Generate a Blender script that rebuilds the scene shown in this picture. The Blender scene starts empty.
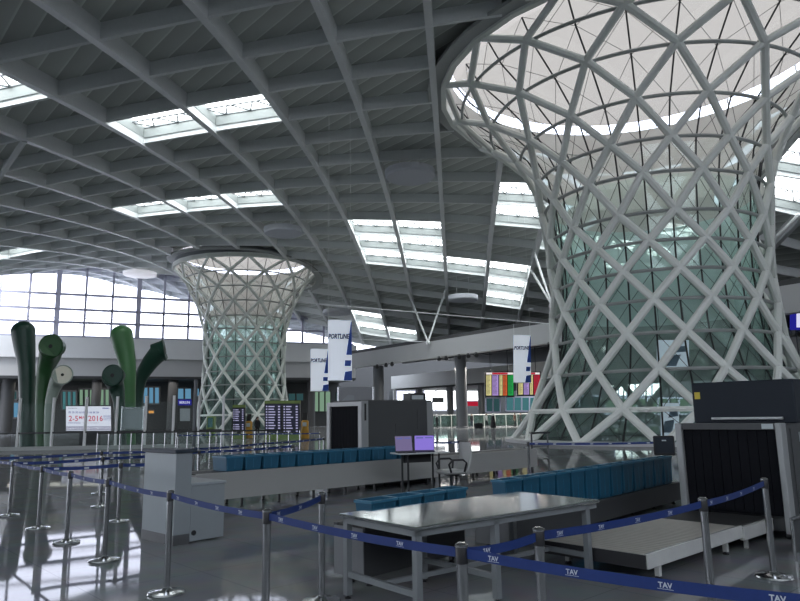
import bpy, math, random
from math import sin, cos, pi, radians, atan2, hypot, sqrt
from mathutils import Vector, Matrix
random.seed(7)
COL = bpy.context.scene.collection

# ------------------------------------------------------------------ camera
F_PX, PITCH, ROLL, EYE = 670.0, radians(9.75), radians(0.97), 1.65
fwd = Vector((0, cos(PITCH), sin(PITCH)))
r0 = Vector((1, 0, 0)); u0 = Vector((0, -sin(PITCH), cos(PITCH)))
RV = r0*cos(ROLL) - u0*sin(ROLL); UV = u0*cos(ROLL) + r0*sin(ROLL)
CAM = Vector((0, 0, EYE))
cd = bpy.data.cameras.new('camera'); cam = bpy.data.objects.new('camera', cd); COL.objects.link(cam)
cd.sensor_width = 36; cd.lens = F_PX/800*36; cd.clip_end = 600; cd.clip_start = 0.05
m = Matrix((RV, UV, -fwd)).transposed().to_4x4(); m.translation = CAM
cam.matrix_world = m
bpy.context.scene.camera = cam
def ray(x, y): return fwd + RV*((x-400)/F_PX) + UV*((300.5-y)/F_PX)
def at(x, y, Y):            # point seen at photo position (x, y) on the plane at depth Y
    d = ray(x, y); return CAM + d*(Y/d.y)

# ------------------------------------------------------------------ materials
def _nt(name):
    mt = bpy.data.materials.new(name); mt.use_nodes = True
    nt = mt.node_tree; nt.nodes.clear()
    out = nt.nodes.new('ShaderNodeOutputMaterial')
    return mt, nt, out
def mat(name, col, rough=.5, metal=0., var=.08, scale=6., spec=.5, em=0.):
    mt, nt, out = _nt(name)
    b = nt.nodes.new('ShaderNodeBsdfPrincipled')
    nz = nt.nodes.new('ShaderNodeTexNoise'); nz.inputs['Scale'].default_value = scale; nz.inputs['Detail'].default_value = 3
    tc = nt.nodes.new('ShaderNodeTexCoord'); nt.links.new(tc.outputs['Object'], nz.inputs['Vector'])
    mx = nt.nodes.new('ShaderNodeMix'); mx.data_type = 'RGBA'
    mx.inputs[6].default_value = (*[c*(1-var) for c in col], 1); mx.inputs[7].default_value = (*[min(1, c*(1+var)) for c in col], 1)
    nt.links.new(nz.outputs['Fac'], mx.inputs[0]); nt.links.new(mx.outputs[2], b.inputs['Base Color'])
    b.inputs['Roughness'].default_value = rough; b.inputs['Metallic'].default_value = metal
    b.inputs['Specular IOR Level'].default_value = spec
    if em:
        b.inputs['Emission Color'].default_value = (*col, 1); b.inputs['Emission Strength'].default_value = em
    nt.links.new(b.outputs[0], out.inputs[0])
    return mt
def emis(name, col, st):
    mt, nt, out = _nt(name)
    e = nt.nodes.new('ShaderNodeEmission'); e.inputs[0].default_value = (*col, 1); e.inputs[1].default_value = st
    nt.links.new(e.outputs[0], out.inputs[0]); return mt
def glass(name, tint, body=0., bcol=(.7, .8, .78), gloss=.1):
    mt, nt, out = _nt(name)
    t = nt.nodes.new('ShaderNodeBsdfTransparent'); t.inputs[0].default_value = (*tint, 1)
    d = nt.nodes.new('ShaderNodeBsdfTranslucent'); d.inputs[0].default_value = (*bcol, 1)
    d2 = nt.nodes.new('ShaderNodeBsdfDiffuse'); d2.inputs[0].default_value = (*bcol, 1)
    dm = nt.nodes.new('ShaderNodeMixShader'); dm.inputs[0].default_value = .5
    nt.links.new(d.outputs[0], dm.inputs[1]); nt.links.new(d2.outputs[0], dm.inputs[2])
    g = nt.nodes.new('ShaderNodeBsdfGlossy'); g.inputs['Roughness'].default_value = .05
    m1 = nt.nodes.new('ShaderNodeMixShader'); m1.inputs[0].default_value = body
    nt.links.new(t.outputs[0], m1.inputs[1]); nt.links.new(dm.outputs[0], m1.inputs[2])
    lw = nt.nodes.new('ShaderNodeLayerWeight'); lw.inputs[0].default_value = .25
    mu = nt.nodes.new('ShaderNodeMath'); mu.operation = 'MULTIPLY_ADD'; mu.inputs[1].default_value = .35; mu.inputs[2].default_value = gloss*.3
    nt.links.new(lw.outputs['Fresnel'], mu.inputs[0])
    m2 = nt.nodes.new('ShaderNodeMixShader'); nt.links.new(mu.outputs[0], m2.inputs[0])
    nt.links.new(m1.outputs[0], m2.inputs[1]); nt.links.new(g.outputs[0], m2.inputs[2])
    nt.links.new(m2.outputs[0], out.inputs[0]); return mt
def frit_glass(name, tint, inner, icol, gloss=.3):
    # glass clear from outside, with a pale fritted inner face
    mt, nt, out = _nt(name)
    t = nt.nodes.new('ShaderNodeBsdfTransparent'); t.inputs[0].default_value = (*tint, 1)
    d = nt.nodes.new('ShaderNodeBsdfDiffuse'); d.inputs[0].default_value = (*icol, 1)
    nz = nt.nodes.new('ShaderNodeTexNoise'); nz.inputs['Scale'].default_value = .35; nz.inputs['Detail'].default_value = 2
    tc = nt.nodes.new('ShaderNodeTexCoord'); nt.links.new(tc.outputs['Object'], nz.inputs['Vector'])
    geo = nt.nodes.new('ShaderNodeNewGeometry')
    mr = nt.nodes.new('ShaderNodeMapRange'); mr.inputs[1].default_value = .3; mr.inputs[2].default_value = .7; mr.inputs[3].default_value = max(0, inner-.12); mr.inputs[4].default_value = min(1, inner+.12)
    nt.links.new(nz.outputs['Fac'], mr.inputs[0])
    mu = nt.nodes.new('ShaderNodeMath'); mu.operation = 'MULTIPLY_ADD'; mu.inputs[2].default_value = .05
    nt.links.new(geo.outputs['Backfacing'], mu.inputs[0]); nt.links.new(mr.outputs[0], mu.inputs[1])
    m1 = nt.nodes.new('ShaderNodeMixShader'); nt.links.new(mu.outputs[0], m1.inputs[0]); nt.links.new(t.outputs[0], m1.inputs[1]); nt.links.new(d.outputs[0], m1.inputs[2])
    g = nt.nodes.new('ShaderNodeBsdfGlossy'); g.inputs['Roughness'].default_value = .06; g.inputs[0].default_value = (.85, 1, .95, 1)
    lw = nt.nodes.new('ShaderNodeLayerWeight'); lw.inputs[0].default_value = .25
    m3 = nt.nodes.new('ShaderNodeMath'); m3.operation = 'MULTIPLY_ADD'; m3.inputs[1].default_value = gloss; m3.inputs[2].default_value = .03
    nt.links.new(lw.outputs['Fresnel'], m3.inputs[0])
    m2 = nt.nodes.new('ShaderNodeMixShader'); nt.links.new(m3.outputs[0], m2.inputs[0]); nt.links.new(m1.outputs[0], m2.inputs[1]); nt.links.new(g.outputs[0], m2.inputs[2])
    nt.links.new(m2.outputs[0], out.inputs[0]); return mt
def fabric_sky(name, col):        # translucent membrane lit through from above
    mt, nt, out = _nt(name)
    t = nt.nodes.new('ShaderNodeBsdfTranslucent'); t.inputs[0].default_value = (*col, 1)
    d = nt.nodes.new('ShaderNodeBsdfDiffuse'); d.inputs[0].default_value = (*col, 1)
    mx = nt.nodes.new('ShaderNodeMixShader'); mx.inputs[0].default_value = .25
    nt.links.new(t.outputs[0], mx.inputs[1]); nt.links.new(d.outputs[0], mx.inputs[2]); nt.links.new(mx.outputs[0], out.inputs[0])
    return mt
def deck_mat(name, col):
    mt, nt, out = _nt(name)
    b = nt.nodes.new('ShaderNodeBsdfPrincipled'); b.inputs['Roughness'].default_value = .6
    tc = nt.nodes.new('ShaderNodeTexCoord')
    mp = nt.nodes.new('ShaderNodeMapping'); mp.inputs['Rotation'].default_value = (0, 0, radians(-42))
    w = nt.nodes.new('ShaderNodeTexWave'); w.inputs['Scale'].default_value = .28; w.inputs['Distortion'].default_value = .0
    w.wave_profile = 'SAW'
    nt.links.new(tc.outputs['Object'], mp.inputs[0]); nt.links.new(mp.outputs[0], w.inputs['Vector'])
    cr = nt.nodes.new('ShaderNodeValToRGB')  # corrugation shade and ridge highlight put into the colour of a flat deck
    cr.color_ramp.elements[0].position = .0; cr.color_ramp.elements[0].color = (*[c*.72 for c in col], 1)
    cr.color_ramp.elements[1].position = .88; cr.color_ramp.elements[1].color = (*col, 1)
    e = cr.color_ramp.elements.new(.95); e.color = (*[c*1.25 for c in col], 1)
    nt.links.new(w.outputs['Fac'], cr.inputs[0]); nt.links.new(cr.outputs[0], b.inputs['Base Color'])
    nt.links.new(b.outputs[0], out.inputs[0]); return mt
def floor_mat(name):
    mt, nt, out = _nt(name)
    b = nt.nodes.new('ShaderNodeBsdfPrincipled')
    tc = nt.nodes.new('ShaderNodeTexCoord')
    mp = nt.nodes.new('ShaderNodeMapping'); mp.inputs['Rotation'].default_value = (0, 0, radians(-42.6))
    nt.links.new(tc.outputs['Object'], mp.inputs[0])
    br = nt.nodes.new('ShaderNodeTexBrick'); br.offset = 0; br.inputs['Scale'].default_value = 1.
    br.inputs['Brick Width'].default_value = 1.2; br.inputs['Row Height'].default_value = 1.2; br.inputs['Mortar Size'].default_value = .006
    br.inputs['Color1'].default_value = (.245, .253, .262, 1); br.inputs['Color2'].default_value = (.255, .263, .272, 1); br.inputs['Mortar'].default_value = (.18, .186, .192, 1)
    nt.links.new(mp.outputs[0], br.inputs['Vector'])
    nz = nt.nodes.new('ShaderNodeTexNoise'); nz.inputs['Scale'].default_value = 2.2; nz.inputs['Detail'].default_value = 6
    nt.links.new(tc.outputs['Object'], nz.inputs['Vector'])
    mx = nt.nodes.new('ShaderNodeMix'); mx.data_type = 'RGBA'; mx.blend_type = 'MULTIPLY'; mx.inputs[0].default_value = .35
    nt.links.new(br.outputs['Color'], mx.inputs[6]); nt.links.new(nz.outputs['Color'], mx.inputs[7])
    nt.links.new(mx.outputs[2], b.inputs['Base Color'])
    b.inputs['Roughness'].default_value = .5; b.inputs['Specular IOR Level'].default_value = 0
    mr = nt.nodes.new('ShaderNodeMapRange'); mr.inputs[3].default_value = .02; mr.inputs[4].default_value = .055
    nt.links.new(nz.outputs['Fac'], mr.inputs[0])
    g = nt.nodes.new('ShaderNodeBsdfGlossy'); nt.links.new(mr.outputs[0], g.inputs['Roughness'])
    lw = nt.nodes.new('ShaderNodeLayerWeight'); lw.inputs[0].default_value = .5
    pw = nt.nodes.new('ShaderNodeMath'); pw.operation = 'POWER'; pw.inputs[1].default_value = 4.; nt.links.new(lw.outputs['Facing'], pw.inputs[0])
    ma = nt.nodes.new('ShaderNodeMath'); ma.operation = 'MULTIPLY_ADD'; ma.inputs[1].default_value = .50; ma.inputs[2].default_value = .05; nt.links.new(pw.outputs[0], ma.inputs[0])
    ms = nt.nodes.new('ShaderNodeMixShader'); nt.links.new(ma.outputs[0], ms.inputs[0]); nt.links.new(b.outputs[0], ms.inputs[1]); nt.links.new(g.outputs[0], ms.inputs[2])
    nt.links.new(ms.outputs[0], out.inputs[0]); return mt

M = {
 'floor': floor_mat('polished_stone'),
 'deck': deck_mat('roof_deck', (.60, .635, .60)),
 'steel': mat('painted_steel', (.80, .82, .82), .5, var=.05),
 'purlin': mat('purlin_steel', (.78, .81, .81), .5, var=.05),
 'ringtrim': mat('opening_trim', (.40, .42, .41), .6),
 'curb': mat('skylight_curb', (.32, .35, .345), .6),
 'skypane': emis('skylight_glass', (.93, .98, 1.0), 6.0),
 'lattice': mat('lattice_steel', (.79, .82, .77), .45, var=.05, scale=1.5),
 'ring': mat('ring_steel', (.34, .36, .35), .45),
 'dark': mat('black_steel', (.02, .022, .024), .45),
 'shell': frit_glass('tower_glass', (.80, .90, .87), .52, (.52, .63, .61)),
 'shell_brightened': frit_glass('tower_brightened_glass', (.84, .95, .91), .78, (.64, .80, .78)),  # paler, denser inner face imitates bright reflections at mid height
 'shell_top': frit_glass('tower_upper_glass', (.93, .94, .93), .9, (.55, .54, .51), .15),
 'drum': mat('white_drum', (.80, .79, .76), .7, var=.03, scale=.6),
 'dome': fabric_sky('membrane', (.225, .202, .180)),
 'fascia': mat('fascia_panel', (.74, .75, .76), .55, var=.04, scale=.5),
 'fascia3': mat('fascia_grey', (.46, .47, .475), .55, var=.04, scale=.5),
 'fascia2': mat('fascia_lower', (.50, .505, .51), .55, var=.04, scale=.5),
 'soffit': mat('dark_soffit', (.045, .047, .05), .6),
 'wallgrey': mat('grey_wall', (.30, .31, .31), .6, scale=.4),
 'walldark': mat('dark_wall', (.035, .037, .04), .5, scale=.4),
 'column': mat('slate_column', (.10, .108, .118), .4),
 'mullion': mat('window_mullion', (.45, .45, .55), .5),  # pale lavender puts the window glare into the bar colour
 'winglass': glass('window_glass', (.93, .93, 1.0), .0, gloss=.1),
 'partglass': glass('partition_glass', (.86, .93, .91), .03, (.5, .6, .6), gloss=.15),
 'chrome': mat('brushed_chrome', (.45, .46, .47), .22, 1., .05, 20),
 'chrome_base': mat('polished_base', (.62, .63, .64), .15, 1., .05, 20),
 'stainless': mat('stainless_top', (.72, .75, .75), .10, 1., .06, 3),
 'stainless_rough': mat('stainless_side', (.85, .85, .82), .24, .5, .12, 5),
 'tableleg': mat('grey_tube', (0.2, 0.215, 0.225), .45, .2),
 'black': mat('black_plastic', (.012, .012, .014), .4),
 'belt': mat('navy_webbing', (.005, .026, .145), .6, var=.15, scale=30),
 'white_print': mat('white_print', (.52, .56, .62), .6),
 'blue': mat('blue_tray_plastic', (0.013, 0.085, 0.15), .45, var=.15, scale=4),
 'blue_rim': mat('blue_tray_rim', (0.026, 0.14, 0.23), .4),
 'desk': mat('white_laminate', (0.3, 0.335, 0.35), .45, var=.03),
 'desk_side': mat('grey_laminate', (0.24, 0.265, 0.28), .45, var=.03),
 'desk_top': mat('dark_slab', (.02, .03, .045), .55),
 'kick': mat('steel_kickplate', (0.16, 0.165, 0.17), .35, .7),
 'conv': mat('conveyor_fairing', (.30, .302, .29), .45, var=.04, scale=2),
 'conv_dark': mat('conveyor_skirt', (0.045, 0.047, 0.05), .5, var=.1, scale=2),
 'conv_light': mat('conveyor_end_panel', (0.17, 0.175, 0.185), .5, var=.05, scale=2),
 'machine': mat('scanner_body', (0.055, 0.058, 0.06), .5, var=.05, scale=2),
 'machine_d': mat('scanner_dark_panel', (0.013, 0.018, 0.026), .55, var=.1, spec=.25),
 'machine_l': mat('scanner_frame', (0.32, 0.33, 0.33), .4, .3),
 'curtain': mat('lead_curtain', (0.006, 0.0065, 0.009), .7, var=.2, scale=3, spec=.1),
 'rubber': mat('belt_rubber', (.022, .022, .022), .6, var=.2),
 'roller': mat('roller_steel', (.58, .55, .50), .35, .6, .1, 10),
 'yellow': mat('yellow_sticker', (.55, .43, .05), .5),
 'label': mat('pale_label', (.5, .55, .56), .5),
 'seat': mat('pale_leatherette', (.42, .425, .41), .45, var=.04),
 'tabletop': mat('white_tabletop', (.52, .54, .54), .3, var=.03),
 'screen': emis('violet_screen', (.33, .24, .86), .75),
 'screen_d': emis('violet_screen_dim', (.30, .25, .48), .55),
 'screen_bar': emis('screen_bar', (.5, .42, .95), .8),
 'g_dark': mat('dark_green_paint', (.006, .042, .026), .4, var=.1, scale=1),
 'g_mid': mat('green_paint', (.020, .085, .024), .4, var=.1, scale=1),
 'g_light': mat('leaf_green_paint', (.050, .170, .055), .4, var=.12, scale=1),
 'g_white': mat('pale_grey_paint', (.30, .36, .31), .45, var=.08, scale=1),
 'cream': mat('cream_disc', (.70, .68, .56), .5),
 'hole': mat('dark_hole', (.01, .012, .01), .7),
 'banner': mat('glowing_banner', (.78, .84, .93), .8, var=.04, em=.36),  # cloth glows slightly by itself in place of backlight
 'bblue': mat('banner_blue', (.015, .07, .36), .6),
 'bnavy': mat('banner_navy', (.02, .035, .12), .6),
 'ad': emis('advert_screen', (.80, .80, .95), .9),
 'ad_red': emis('advert_red', (.75, .06, .13), .7),
 'ad_blue': emis('advert_blue', (.20, .22, .62), .6),
 'ad_grey': emis('advert_grey', (.45, .42, .6), .6),
 'sign_blue': emis('sign_blue', (.02, .02, .30), .8),
 'sign_txt': emis('sign_text', (.75, .75, 1.0), .9),
 'board': mat('board_navy', (.010, .013, .045), .3),
 'board_txt': emis('board_text', (.62, .62, .95), .55),
 'lime': mat('lime_panel', (.17, .25, .06), .5),
 'orange': mat('orange_cover', (.50, .26, .02), .5, var=.3, scale=3),
 'c_yel': emis('board_yellow', (.85, .78, .35), .75), 'c_vio': emis('board_violet', (.55, .38, .85), .7),
 'c_org': emis('board_orange', (.80, .16, .05), .7), 'c_grn': emis('board_green', (.03, .45, .10), .7),
 'c_red': emis('board_red', (.65, .03, .06), .7), 'c_wht': emis('board_white', (.9, .85, .85), .9),
 'teal': emis('shop_teal_glow', (.10, .30, .33), .55), 'teal_d': emis('shop_teal_dim', (.05, .13, .14), .5),
 'shopblue': emis('shop_blue_glow', (.15, .36, .55), .7),
 'amber': emis('shop_amber_glow', (.8, .35, .08), .9), 'lampw': emis('lamp_white', (1, .92, .8), 2.2),
 'greenglow': emis('garden_glow', (.30, .48, .34), .6),
 'redsign': emis('red_shop_sign', (.55, .02, .05), .7),
 'balglass': glass('green_tint_glass', (.62, .74, .70), .12, (.2, .32, .28), gloss=.15),
 'greenband': mat('green_balustrade', (.06, .12, .10), .3),
 'disc': mat('acoustic_disc', (.55, .57, .62), .7), 'disc_glow': mat('glowing_disc', (.75, .75, .80), .6, em=.55),  # white disc has its own glow, imitating light on its underside
 'skin': mat('skin', (.40, .25, .18), .6), 'hair': mat('dark_hair', (.015, .012, .01), .7),
 'cl_black': mat('black_cloth', (.012, .012, .014), .8), 'cl_white': mat('white_cloth', (.8, .8, .78), .8),
 'cl_brown': mat('brown_cloth', (.14, .08, .06), .8), 'cl_navy': mat('navy_cloth', (.02, .025, .05), .8), 'cl_grey': mat('grey_cloth', (.12, .12, .13), .8),
 'notice': mat('notice_paper', (.42, .45, .47), .5), 'poster': mat('poster_glow', (.62, .68, .80), .5, em=.45), 'poster_b': mat('poster_blue', (.30, .38, .55), .5),  # white poster stock glows by itself to look lit inside the tower
 'plant': mat('plant_leaf', (.05, .11, .03), .6, var=.4, scale=3),
}

# ------------------------------------------------------------------ mesh builder
class MB:
    def __init__(s): s.v = []; s.f = []; s.mi = []
    def add(s, vs, fs, mi=0):
        o = len(s.v); s.v += [Vector(v) for v in vs]
        for f in fs: s.f.append([i+o for i in f]); s.mi.append(mi)
        return s
    def hexa(s, p, mi=0):    # 8 corners: bottom 4 ccw, top 4 ccw
        return s.add(p, [(3,2,1,0),(4,5,6,7),(0,1,5,4),(1,2,6,5),(2,3,7,6),(3,0,4,7)], mi)
    def box(s, x0, x1, y0, y1, z0, z1, mi=0, bev=0.):
        if bev <= 0:
            return s.hexa([(x0,y0,z0),(x1,y0,z0),(x1,y1,z0),(x0,y1,z0),(x0,y0,z1),(x1,y0,z1),(x1,y1,z1),(x0,y1,z1)], mi)
        b = bev; r = []
        for z, i in ((z0, b), (z0+b, 0), (z1-b, 0), (z1, b)):
            X0, X1, Y0, Y1 = x0+i, x1-i, y0+i, y1-i; c = b if i == 0 else b*.4
            r.append([(X0+c,Y0,z),(X1-c,Y0,z),(X1,Y0+c,z),(X1,Y1-c,z),(X1-c,Y1,z),(X0+c,Y1,z),(X0,Y1-c,z),(X0,Y0+c,z)])
        return s.loft(r, mi, cap=True)
    def loft(s, rings, mi=0, cap=True, closed=True):
        n = len(rings[0]); vs = [v for r in rings for v in r]; fs = []
        for k in range(len(rings)-1):
            for i in range(n if closed else n-1):
                a = k*n+i; b = k*n+(i+1) % n; fs.append((a, b, b+n, a+n))
        if cap and closed: fs.append(tuple(reversed(range(n)))); fs.append(tuple(range((len(rings)-1)*n, len(rings)*n)))
        return s.add(vs, fs, mi)
    def lathe(s, prof, c=(0,0,0), n=20, mi=0, cap=True):
        c = Vector(c)
        return s.loft([[c+Vector((r*cos(2*pi*i/n), r*sin(2*pi*i/n), z)) for i in range(n)] for r, z in prof], mi, cap)
    def tube(s, pts, r, n=8, mi=0, cap=True):
        pts = [Vector(p) for p in pts]; rings = []
        rs = r if isinstance(r, (list, tuple)) else [r]*len(pts)
        up = None
        for k, p in enumerate(pts):
            t = (pts[min(k+1, len(pts)-1)]-pts[max(k-1, 0)]).normalized()
            if up is None: up = Vector((0,0,1)) if abs(t.z) < .9 else Vector((1,0,0))
            a = t.cross(up)
            if a.length < 1e-4: a = t.orthogonal()
            a.normalize(); b = a.cross(t).normalized(); up = b
            rings.append([p+(a*cos(2*pi*i/n)+b*sin(2*pi*i/n))*rs[k] for i in range(n)])
        return s.loft(rings, mi, cap)
    def bar(s, p, q, w, h, mi=0):    # box section from p to q, w across, h vertical
        p = Vector(p); q = Vector(q); t = (q-p).normalized()
        a = t.cross(Vector((0,0,1)))
        a = Vector((1,0,0)) if a.length < 1e-4 else a.normalized()
        b = a.cross(t).normalized()
        r = [[c+a*(sx*w/2)+b*(sy*h/2) for sx, sy in ((-1,-1),(1,-1),(1,1),(-1,1))] for c in (p, q)]
        return s.loft(r, mi)
    def quad(s, a, b, c, d, mi=0): return s.add([a,b,c,d], [(0,1,2,3)], mi)
    def text(s, txt, size, mtx, mi=0, shear=0., bold=0.):
        k = (txt, round(shear, 2), round(bold, 3))
        if k not in TXT:
            cu = bpy.data.curves.new('text', 'FONT'); cu.body = txt; cu.size = 1; cu.align_x = 'CENTER'; cu.align_y = 'CENTER'; cu.shear = shear; cu.offset = bold; cu.resolution_u = 2
            o = bpy.data.objects.new('text', cu); me = o.to_mesh()
            TXT[k] = ([v.co.copy() for v in me.vertices], [tuple(p.vertices) for p in me.polygons])
            o.to_mesh_clear(); bpy.data.objects.remove(o); bpy.data.curves.remove(cu)
        vs, fs = TXT[k]
        return s.add([mtx @ (v*size) for v in vs], fs, mi)
TXT = {}
def mk(name, mb, mats, parent=None, world=None, smooth=False):
    me = bpy.data.meshes.new(name)
    vs = mb.v
    if world is not None: vs = [world @ v for v in vs]
    me.from_pydata([tuple(v) for v in vs], [], mb.f)
    for x in (mats if isinstance(mats, (list, tuple)) else [mats]): me.materials.append(M[x])
    me.polygons.foreach_set('material_index', mb.mi)
    if smooth:
        me.polygons.foreach_set('use_smooth', [True]*len(me.polygons))
        try: me.set_sharp_from_angle(angle=radians(40))
        except Exception: pass
    me.update()
    o = bpy.data.objects.new(name, me); COL.objects.link(o)
    if parent is not None: o.parent = parent
    return o
def props(o, label=None, cat=None, group=None, kind=None):
    if label: o['label'] = label
    if cat: o['category'] = cat
    if group: o['group'] = group
    if kind: o['kind'] = kind
    return o
class Thing:
    def __init__(s, name, label, cat, loc=(0,0,0), rz=0., group=None, kind=None):
        s.o = bpy.data.objects.new(name, None); COL.objects.link(s.o)
        s.o.empty_display_size = .2
        s.o.location = loc; s.o.rotation_euler = (0,0,rz)
        s.inv = (Matrix.Translation(Vector(loc)) @ Matrix.Rotation(rz, 4, 'Z')).inverted()
        props(s.o, label, cat, group, kind)
    def part(s, name, mb, mats, world=False, smooth=False, parent=None, label=None):
        o = mk(name, mb, mats, parent or s.o, s.inv if world else None, smooth)
        if label: o['label'] = label
        return o
def dup(root, loc, rz=None, label=None, group=None):
    r = root.copy(); COL.objects.link(r); r.location = loc
    if rz is not None: r.rotation_euler = (0,0,rz)
    if label: r['label'] = label
    if group: r['group'] = group
    for ch in list(root.children):
        c = ch.copy(); COL.objects.link(c); c.parent = r
        for g in list(ch.children):
            d = g.copy(); COL.objects.link(d); d.parent = c
    return r
def struct(name, mb, mats, smooth=False, parent=None):
    o = mk(name, mb, mats, parent, None, smooth)
    if parent is None: o['kind'] = 'structure'
    return o

# ------------------------------------------------------------------ roof surface (rib bottoms), fitted grid
RP = [0.08029, -0.838, 27.91693, 5.10288, 22.71073, -0.1747, -1.15038, -0.73482, -1.7541, -3.01428, 0.15118, -0.19218, -0.03957, 0.11753, 0.41574, 0.00836, 0.2998, 0.06538, -0.0669]
YAW, RU0, RV0, SV = RP[:4]; SU = 5.2
def rij(i, j, dz=0.):
    u = RU0+(i-3)*SU; v = RV0+j*SV; dz -= max(0, i-9.5)*1.1; a = (min(i, 9.5)-3)/4; b = (j-5)/5; c = RP[4:]
    z = c[0]+c[1]*a+c[2]*a*a+c[3]*b+c[4]*b*b+c[5]*a*b+c[6]*b**3+c[7]*a**3+c[8]*a*a*b+c[9]*a*b*b+c[10]*a*a*b*b+c[11]*b**4+c[12]*a*b**3+c[13]*a**3*b+c[14]*a**4
    return Vector((u*cos(YAW)+v*sin(YAW), -u*sin(YAW)+v*cos(YAW), z+dz))
def toij(x, y):
    u = x*cos(YAW)-y*sin(YAW); v = x*sin(YAW)+y*cos(YAW)
    return (u-RU0)/SU+3, (v-RV0)/SV
I0, I1, J0, J1 = -9, 13, -5, 18
TOW = [dict(c=(16.05, 41.1), R=13.0, zr=22.75, N=14, ph=-23.3, tr=.215, gap=.75,
            rows=[0, 1.75, 3.78, 5.76, 7.54, 9.18, 10.77, 12.36, 14.5, 16.3, 18.25, 20.05, 21.5, 22.75],
            h=(2.1, 2.85),
            prof=[(0,9.3),(2.17,7.9),(3.85,7.2),(5.73,6.65),(8.6,6.4),(10.3,6.4),(12.5,6.6),(13.84,6.7),(15.2,6.92),(16.68,7.25),(17.95,7.95),(19.2,9.1),(20.4,10.55),(21.2,11.75),(22.75,12.9)]),
       dict(c=(-21.7, 93.0), R=9.8, zr=22.3, N=12, ph=14., tr=.2, gap=.6,
            rows=[0, 2.1, 4.1, 6.0, 7.8, 9.7, 11.6, 13.4, 15.1, 17.0, 18.8, 20.6, 22.3],
            h=(1.4, 2.0),
            prof=[(0,6.5),(3.3,5.9),(6,5.6),(8.5,5.45),(11.5,5.5),(13.8,5.65),(15.6,6.1),(18.2,7.15),(20.9,8.7),(22.3,9.8)])]
def inside(p, extra=0.):
    return any(hypot(p[0]-t['c'][0], p[1]-t['c'][1]) < t['R']+extra for t in TOW)
SKY = {(-1,2),(0,2),(-2,0),(-3,6),(-2,6),(-1,6),(-7,8),(-8,8),(1,8),(1,9),(1,10),(2,8),(2,9),(2,10),(3,10),(4,10),(4,11),(4,12),(4,6),(4,7),
       (0,15),(0,16),(1,16),(8,5),(8,4),(7,8),(6,8),(6,9),(7,7),(5,8)}
DZ = 1.0
dk = MB()
for i in range(I0, I1):
    for j in range(J0, J1):
        if (i, j) in SKY: continue
        P = rij(i+.5, j+.5)
        near = any(abs(hypot(P.x-t['c'][0], P.y-t['c'][1])-t['R']) < 5 for t in TOW)
        n = 6 if near else 1
        for a in range(n):
            for b in range(n):
                q = [rij(i+(a+x)/n, j+(b+y)/n, DZ) for x, y in ((0,0),(0,1),(1,1),(1,0))]
                if all(inside(v, -.3) for v in q): continue
                if near:
                    for k, v in enumerate(q):
                        for t in TOW:
                            dx, dy = v.x-t['c'][0], v.y-t['c'][1]; h = hypot(dx, dy)
                            if h < t['R']-.3: v.x = t['c'][0]+dx/h*(t['R']-.3); v.y = t['c'][1]+dy/h*(t['R']-.3)
                dk.quad(*q)
ceiling = struct('ceiling', dk, 'deck')
ceiling['label'] = 'dark corrugated roof deck over a grid of pale steel ribs'
def beam_poly(pts, w, z0, z1):
    mb = MB(); run = []
    def flush(run):
        if len(run) < 2: return
        rings = []
        for k, p in enumerate(run):
            t = (run[min(k+1, len(run)-1)]-run[max(k-1, 0)]); t.z = 0; t.normalize()
            a = Vector((t.y, -t.x, 0))
            rings.append([p+a*(-w/2)+Vector((0,0,z0)), p+a*(w/2)+Vector((0,0,z0)), p+a*(w/2)+Vector((0,0,z1)), p+a*(-w/2)+Vector((0,0,z1))])
        mb.loft(rings)
    for p in pts:
        if inside(p, .15): flush(run); run = []
        else: run.append(p)
    flush(run)
    return mb
for i in range(I0, I1+1):
    mb = beam_poly([rij(i, J0+k/4) for k in range((J1-J0)*4+1)], .42, 0, DZ+.05)
    if mb.v: struct('rib', mb, 'steel', parent=ceiling)
for j in range(J0, J1+1):
    mb = beam_poly([rij(I0+k/4, j) for k in range((I1-I0)*4+1)], .22, .12, DZ+.04)
    if mb.v: struct('purlin', mb, 'purlin', parent=ceiling)
for t in TOW:       # trim ring under the ribs round each tower opening
    mb = MB(); rr = [[], []]
    for q in range(48):
        a = 2*pi*q/48
        for k, r in ((0, t['R']-.02), (1, t['R']+1.0)):
            x, y = t['c'][0]+r*sin(a), t['c'][1]-r*cos(a); i, j = toij(x, y); rr[k].append(Vector((x, y, rij(i, j, .14).z)))
    top = [[v+Vector((0,0,.2)) for v in r] for r in rr]
    mb.loft([top[0], rr[0], rr[1], top[1]], cap=False); struct('opening_trim', mb, 'ringtrim', parent=ceiling)
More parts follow.
